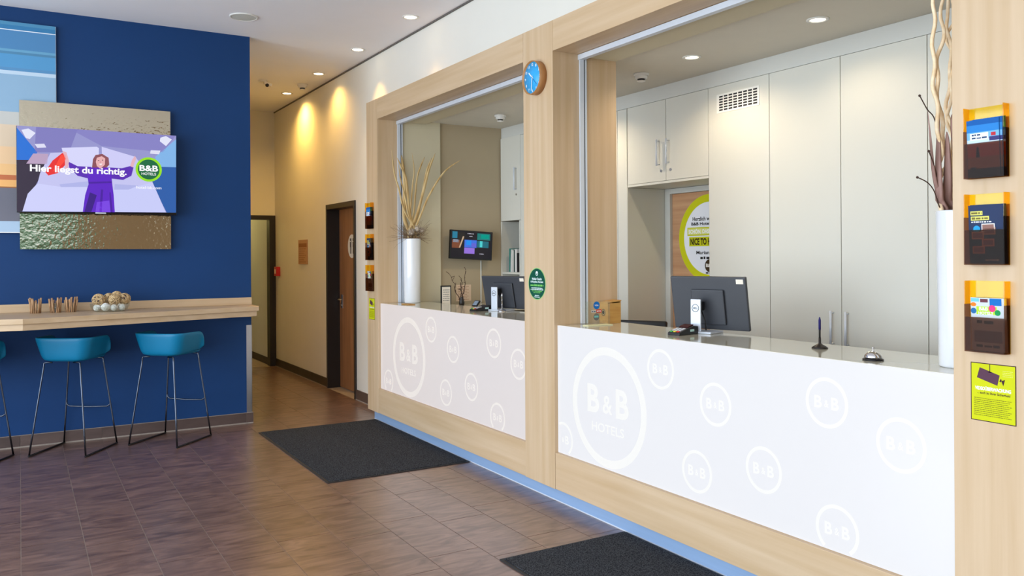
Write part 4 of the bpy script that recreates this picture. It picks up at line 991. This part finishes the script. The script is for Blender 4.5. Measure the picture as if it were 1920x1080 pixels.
# desk items behind the far counter: framed card, twig vase, notice, wall screen, cable duct
p_ = empty('office_desk', (4.0, 6.95, 0), 'cream desk top along the end wall below the wall screen', 'desk')
box('desk_top', (3.39, 4.20, 6.55, 7.253, 1.04, 1.075), COUNTER, p_, bev=.002); box('side_panel', (3.41, 3.44, 6.57, 7.25, 0, 1.04), CAB, p_); box('side_panel', (4.16, 4.19, 6.57, 7.28, 0, 1.04), CAB, p_)
t = empty('framed_card', (3.50, 7.12, 1.075), 'small black-framed card on the desk below the wall screen', 'frame')
MB().box(3.445, 3.555, 7.10, 7.112, 1.0755, 1.265, BLK).build('frame', t, bev=.002); MB().box(3.457, 3.543, 7.0985, 7.1, 1.088, 1.253, PAPERW).build('card', t)
p = Print((3.500, 7.098, 1.17), (1, 0, 0), (0, 0, 1), .0005)
for j in range(6): p.blur_line(-.035, .05-j*.02, .07, .006, ink(90, 90, 90), 1, j)
p.build('card_print', t)
vx, vy = 3.625, 7.02
MB().lathe([(.0001, 0), (.022, 0), (.028, .02), (.020, .06), (.014, .075), (.016, .08), (.012, .08), (.010, .07), (.0001, .01)], (vx, vy, 1.0755), DARK, 24).build('small_vase', loc=(vx, vy, 1.0755), label='small dark vase of knotty twigs on the desk below the wall screen', cat='vase')
rr = random.Random(3)
for i, (dx, dz, lb) in enumerate(((-.12, .24, 'left'), (-.02, .13, 'middle'), (.045, .27, 'right'), (.0, .19, 'rear'))):
    pts = [Vector((vx, vy, 1.09))]
    for k in range(1, 9): pts.append(Vector((vx+dx*k/8+rr.uniform(-.012, .012), vy+rr.uniform(-.015, .015), 1.09+(dz+.05)*k/8+rr.uniform(-.006, .006))))
    b = MB().tube(smooth(pts, 3), [.0045*(1-.6*k/24) for k in range(25)], DTWIG, 6)
    for k in range(3, 9):
        q0 = pts[k]; q1 = q0+Vector((rr.uniform(-.03, .03), rr.uniform(-.02, .02), rr.uniform(.005, .03))); b.tube([q0, q1], [.003, .0015], DTWIG, 5); b.ball(q1, .004, DTWIG, 6, 4)
    b.build('knotty_twig', loc=(vx, vy, 1.09), label='knotty dark twig at the %s of the small desk vase' % lb, cat='twig', group='knotty twigs in the small vase')
t = empty('wall_notice', (3.775, 7.284, 1.11), 'pale pinkish notice on the end wall below the wall screen', 'notice')
box('sheet', (3.70, 3.865, 7.2805, 7.2840, 1.10, 1.262), mat('pink_notice_paper', srgb(222, 196, 168), .7, noise=.02), t)
p = Print((3.7825, 7.2800, 1.18), (1, 0, 0), (0, 0, 1), .0004)
for j in range(9): p.blur_line(-.065, .062-j*.016, .12-(j % 2)*.02, .005, ink(160, 110, 84), 1, j+50)
p.build('notice_print', t)
t = empty('wall_screen', (3.82, 7.24, 1.50), 'small black wall screen with hotel camera tiles on the office end wall', 'screen')
M_ = Matrix.Rotation(math.radians(-4), 3, 'Y')
TVC = Vector((3.812, 7.18, 1.652)); Mt = Matrix.Rotation(math.radians(3), 3, 'Y')
MB().obox(TVC, (.468, .030, .282), Mt, GLOSSB).build('casing', t, bev=.004)
MB().box(3.74, 3.88, 7.196, 7.283, 1.60, 1.70, BLK).build('wall_bracket', t)
uu = Mt @ Vector((1, 0, 0)); vv = Mt @ Vector((0, 0, 1))
p = Print(TVC+Vector((0, -.0155, 0)), uu, vv, .0005)
p.rect(-.222, .222, -.128, .130, glow(16, 10, 22), 1)
for a0, a1, b0, b1, c3 in ((-.215, -.160, .06, .125, (30, 120, 150)), (-.155, -.08, .045, .12, (30, 26, 24)), (.06, .205, .055, .12, (14, 120, 116)), (-.215, -.13, -.035, .045, (120, 66, 40)), (-.205, -.145, .02, .048, (140, 160, 180)),
      (-.080, .055, -.025, .05, (60, 110, 220)), (.06, .19, -.02, .045, (20, 104, 120)), (-.08, .035, -.085, -.028, (146, 110, 214)), (-.06, -.005, .00, .045, (40, 150, 236)), (.0, .05, -.02, .02, (110, 100, 200)), (.09, .12, -.015, .045, (90, 220, 220)), (.10, .19, .07, .11, (20, 160, 140))):
    p.rect(a0, a1, b0, b1, glow(*c3), 2)
p.poly([(-.14, -.03), (-.125, -.03), (-.085, .08), (-.10, .082)], glow(200, 170, 140), 3)
for a, b_, w_ in ((-.05, .108, .07), (-.03, .082, .035), (.09, -.085, .05)): p.blur_line(a, b_, w_, .007, glow(220, 220, 236), 3, 8)
p.build('camera_tiles', t)
box('trim_4', (3.972, 3.985, 7.277, 7.2845, 1.077, 1.50), CAB, kind='structure')

# dark swivel chairs whose backs just reach above the counter behind the near opening
def chair(x, y, rot, label):
    t = empty('office_chair', (x, y, 0), label, 'chair', 'dark office chairs behind the near counter')
    zt = 1.105
    def BX(name, c_, s2, m, tilt=0):
        M_ = Matrix.Rotation(rot, 3, 'Z') @ Matrix.Rotation(tilt, 3, 'Y'); v_ = Matrix.Rotation(rot, 3, 'Z') @ Vector((c_[0], c_[1], 0))
        return MB().obox((x+v_.x, y+v_.y, c_[2]), s2, M_, m).build(name, t, bev=.012)
    BX('seat', (0, 0, .52), (.46, .46, .08), BLK); BX('backrest', (.20, 0, .83), (.05, .44, .44), BLK, .12)
    for s2 in (-1, 1): BX('armrest', (0, s2*.26, .74), (.26, .05, .03), BLK); BX('arm_post', (0, s2*.25, .63), (.03, .02, .20), BLK)
    MB().tube([(x, y, .10), (x, y, .48)], .025, STEEL, 12).build('gas_column', t)
    for k in range(5):
        a = 2*math.pi*k/5; q0 = (x+.03*math.cos(a), y+.03*math.sin(a), .10); q1 = (x+.29*math.cos(a), y+.29*math.sin(a), .065)
        lg = MB().tube([q0, q1], [.02, .013], BLK, 8).build('star_leg', t)
        MB().ball((q1[0], q1[1], .026), .026, BLK, 12, 8).build('caster', lg)
chair(3.86, 4.80, math.radians(30), 'dark office chair behind the near counter by the passage')

# ------------------------------------------------------------------ corridor wall things
t = empty('fire_call_point', (3.13, 11.62, 1.28), 'small red fire alarm call point at the far end of the corridor', 'alarm')
box('housing', (3.072, 3.129, 11.56, 11.68, 1.28, 1.41), RED, t, bev=.005); MB().box(3.0705, 3.0725, 11.585, 11.655, 1.315, 1.375, ink(226, 200, 190)).build('glass_plate', t)
t = empty('corridor_notice', (3.129, 10.47, 1.45), 'brownish printed notice sheet on the corridor wall', 'notice')
box('sheet', (3.122, 3.129, 10.275, 10.665, 1.452, 1.765), mat('kraft_notice', srgb(186, 142, 104), .6, noise=.05, nscale=(20, 20, 20)), t)
p = Print((3.1215, 10.47, 1.61), (0, -1, 0), (0, 0, 1), .0006)
p.rect(-.17, .17, .06, .11, ink(150, 96, 60), 1)
for j in range(7): p.blur_line(-.16, .035-j*.028, .3-(j % 3)*.04, .010, ink(150, 96, 60), 1, j+70)
p.build('notice_print', t)

# ------------------------------------------------------------------ ceiling things
t = empty('ceiling_speaker', (1.66, 7.235, 3.60), 'round flat white loudspeaker in the lobby ceiling above the blue wall', 'speaker')
MB().lathe([(.0001, 3.604), (.118, 3.604), (.118, 3.597), (.104, 3.594), (.102, 3.597)], (1.66, 7.235, 0), PLAST, 48).build('trim_ring', t)
MB().lathe([(.102, 3.597), (.06, 3.594), (.0001, 3.593)], (1.66, 7.235, 0), mat('speaker_grille', srgb(206, 208, 200), .7, noise=.1, nscale=(200, 200, 200)), 48).build('grille', t)
def downlight(x, y, z, label, e, color, r=.055, grp='corridor ceiling spotlights', angle=80, blend=.6):
    t = empty('downlight', (x, y, z-.006), label, 'lamp', grp)
    MB().lathe([(r, z-.0005), (r+.016, z-.0005), (r+.016, z-.005), (r, z-.007), (r-.004, z-.001)], (x, y, 0), PLAST, 40).build('trim_ring', t)
    MB().lathe([(.0001, z-.0025), (r-.004, z-.0025), (r-.004, z-.0008), (.0001, z-.0008)], (x, y, 0), LENS, 32).build('lens', t)
    spot('spot_light', x, y, z-.02, e, color, angle, blend)
for y, lb, en, an in ((6.54, 'lit ceiling spotlight nearest, just above the far counter frame', 12, 70), (7.83, 'lit ceiling spotlight above the corner of oak frame and corridor', 32, 80), (9.08, 'lit ceiling spotlight in the middle of the corridor', 42, 140), (10.36, 'lit ceiling spotlight at the far end of the corridor', 95, 150)):
    downlight(2.90, y, 3.605, lb, en, WARM, angle=an, blend=.6 if an < 100 else 1.0)
OW = (1.0, .80, .54)  # pillar and vase spots are unseen, added to brighten the office
for y, lb in ((1.05, 'added unseen office spotlight behind the right-hand pillar'), (2.05, 'added unseen office spotlight above the near vase'), (3.043, 'lit office ceiling spotlight on the right above the tall cupboards'), (4.035, 'lit office ceiling spotlight on the left above the vented cupboard'), (5.6, 'added unseen office spotlight behind the middle pillar')):
    downlight(3.785, y, 2.84, lb, {1.05: 4, 2.05: 6, 3.043: 10, 4.035: 22, 5.6: 32}[y], OW, .045, 'office ceiling spotlights', 150)
def detector(x, y, z, label, s=1.0):
    t = empty('smoke_detector', (x, y, z-.06*s), label, 'smoke detector', 'ceiling smoke detectors')
    MB().lathe([(.0001, z-.0005), (.055*s, z-.0005), (.055*s, z-.012*s), (.048*s, z-.018*s)], (x, y, 0), PLAST, 32).build('base', t)
    MB().lathe([(.045*s, z-.018*s), (.042*s, z-.036*s), (.030*s, z-.040*s)], (x, y, 0), PLAST, 32).build('collar', t)
    b = MB().lathe([(.024*s, z-.039*s), (.024*s, z-.052*s)], (x, y, 0), DARK, 24)
    b.build('vent_slots', t)
    MB().lathe([(.030*s, z-.052*s), (.030*s, z-.057*s), (.012*s, z-.062*s), (.0001, z-.062*s)], (x, y, 0), PLAST, 32).build('sensor_cap', t)
detector(3.815, 4.583, 2.84, 'white smoke detector on the office ceiling near the wall cupboard')
detector(3.81, 6.582, 2.84, 'white smoke detector on the office ceiling above the wall screen')
detector(2.912, 9.74, 3.605, 'white smoke detector between two corridor spotlights', 1.15)
# small sensor hanging askew left of it
t = empty('motion_sensor', (2.47, 9.75, 3.54), 'small tilted motion sensor on the corridor ceiling left of the smoke detector', 'sensor')
MB().cyl((2.45, 9.75, 3.585), .045, .019, PLAST, 24).build('base', t)
MB().obox((2.50, 9.73, 3.565), (.09, .05, .035), Matrix.Rotation(.35, 3, 'Y'), PLAST).build('sensor_head', t, bev=.006)
MB().ball((2.49, 9.715, 3.548), .022, DARK, 14, 8).build('eye', t)
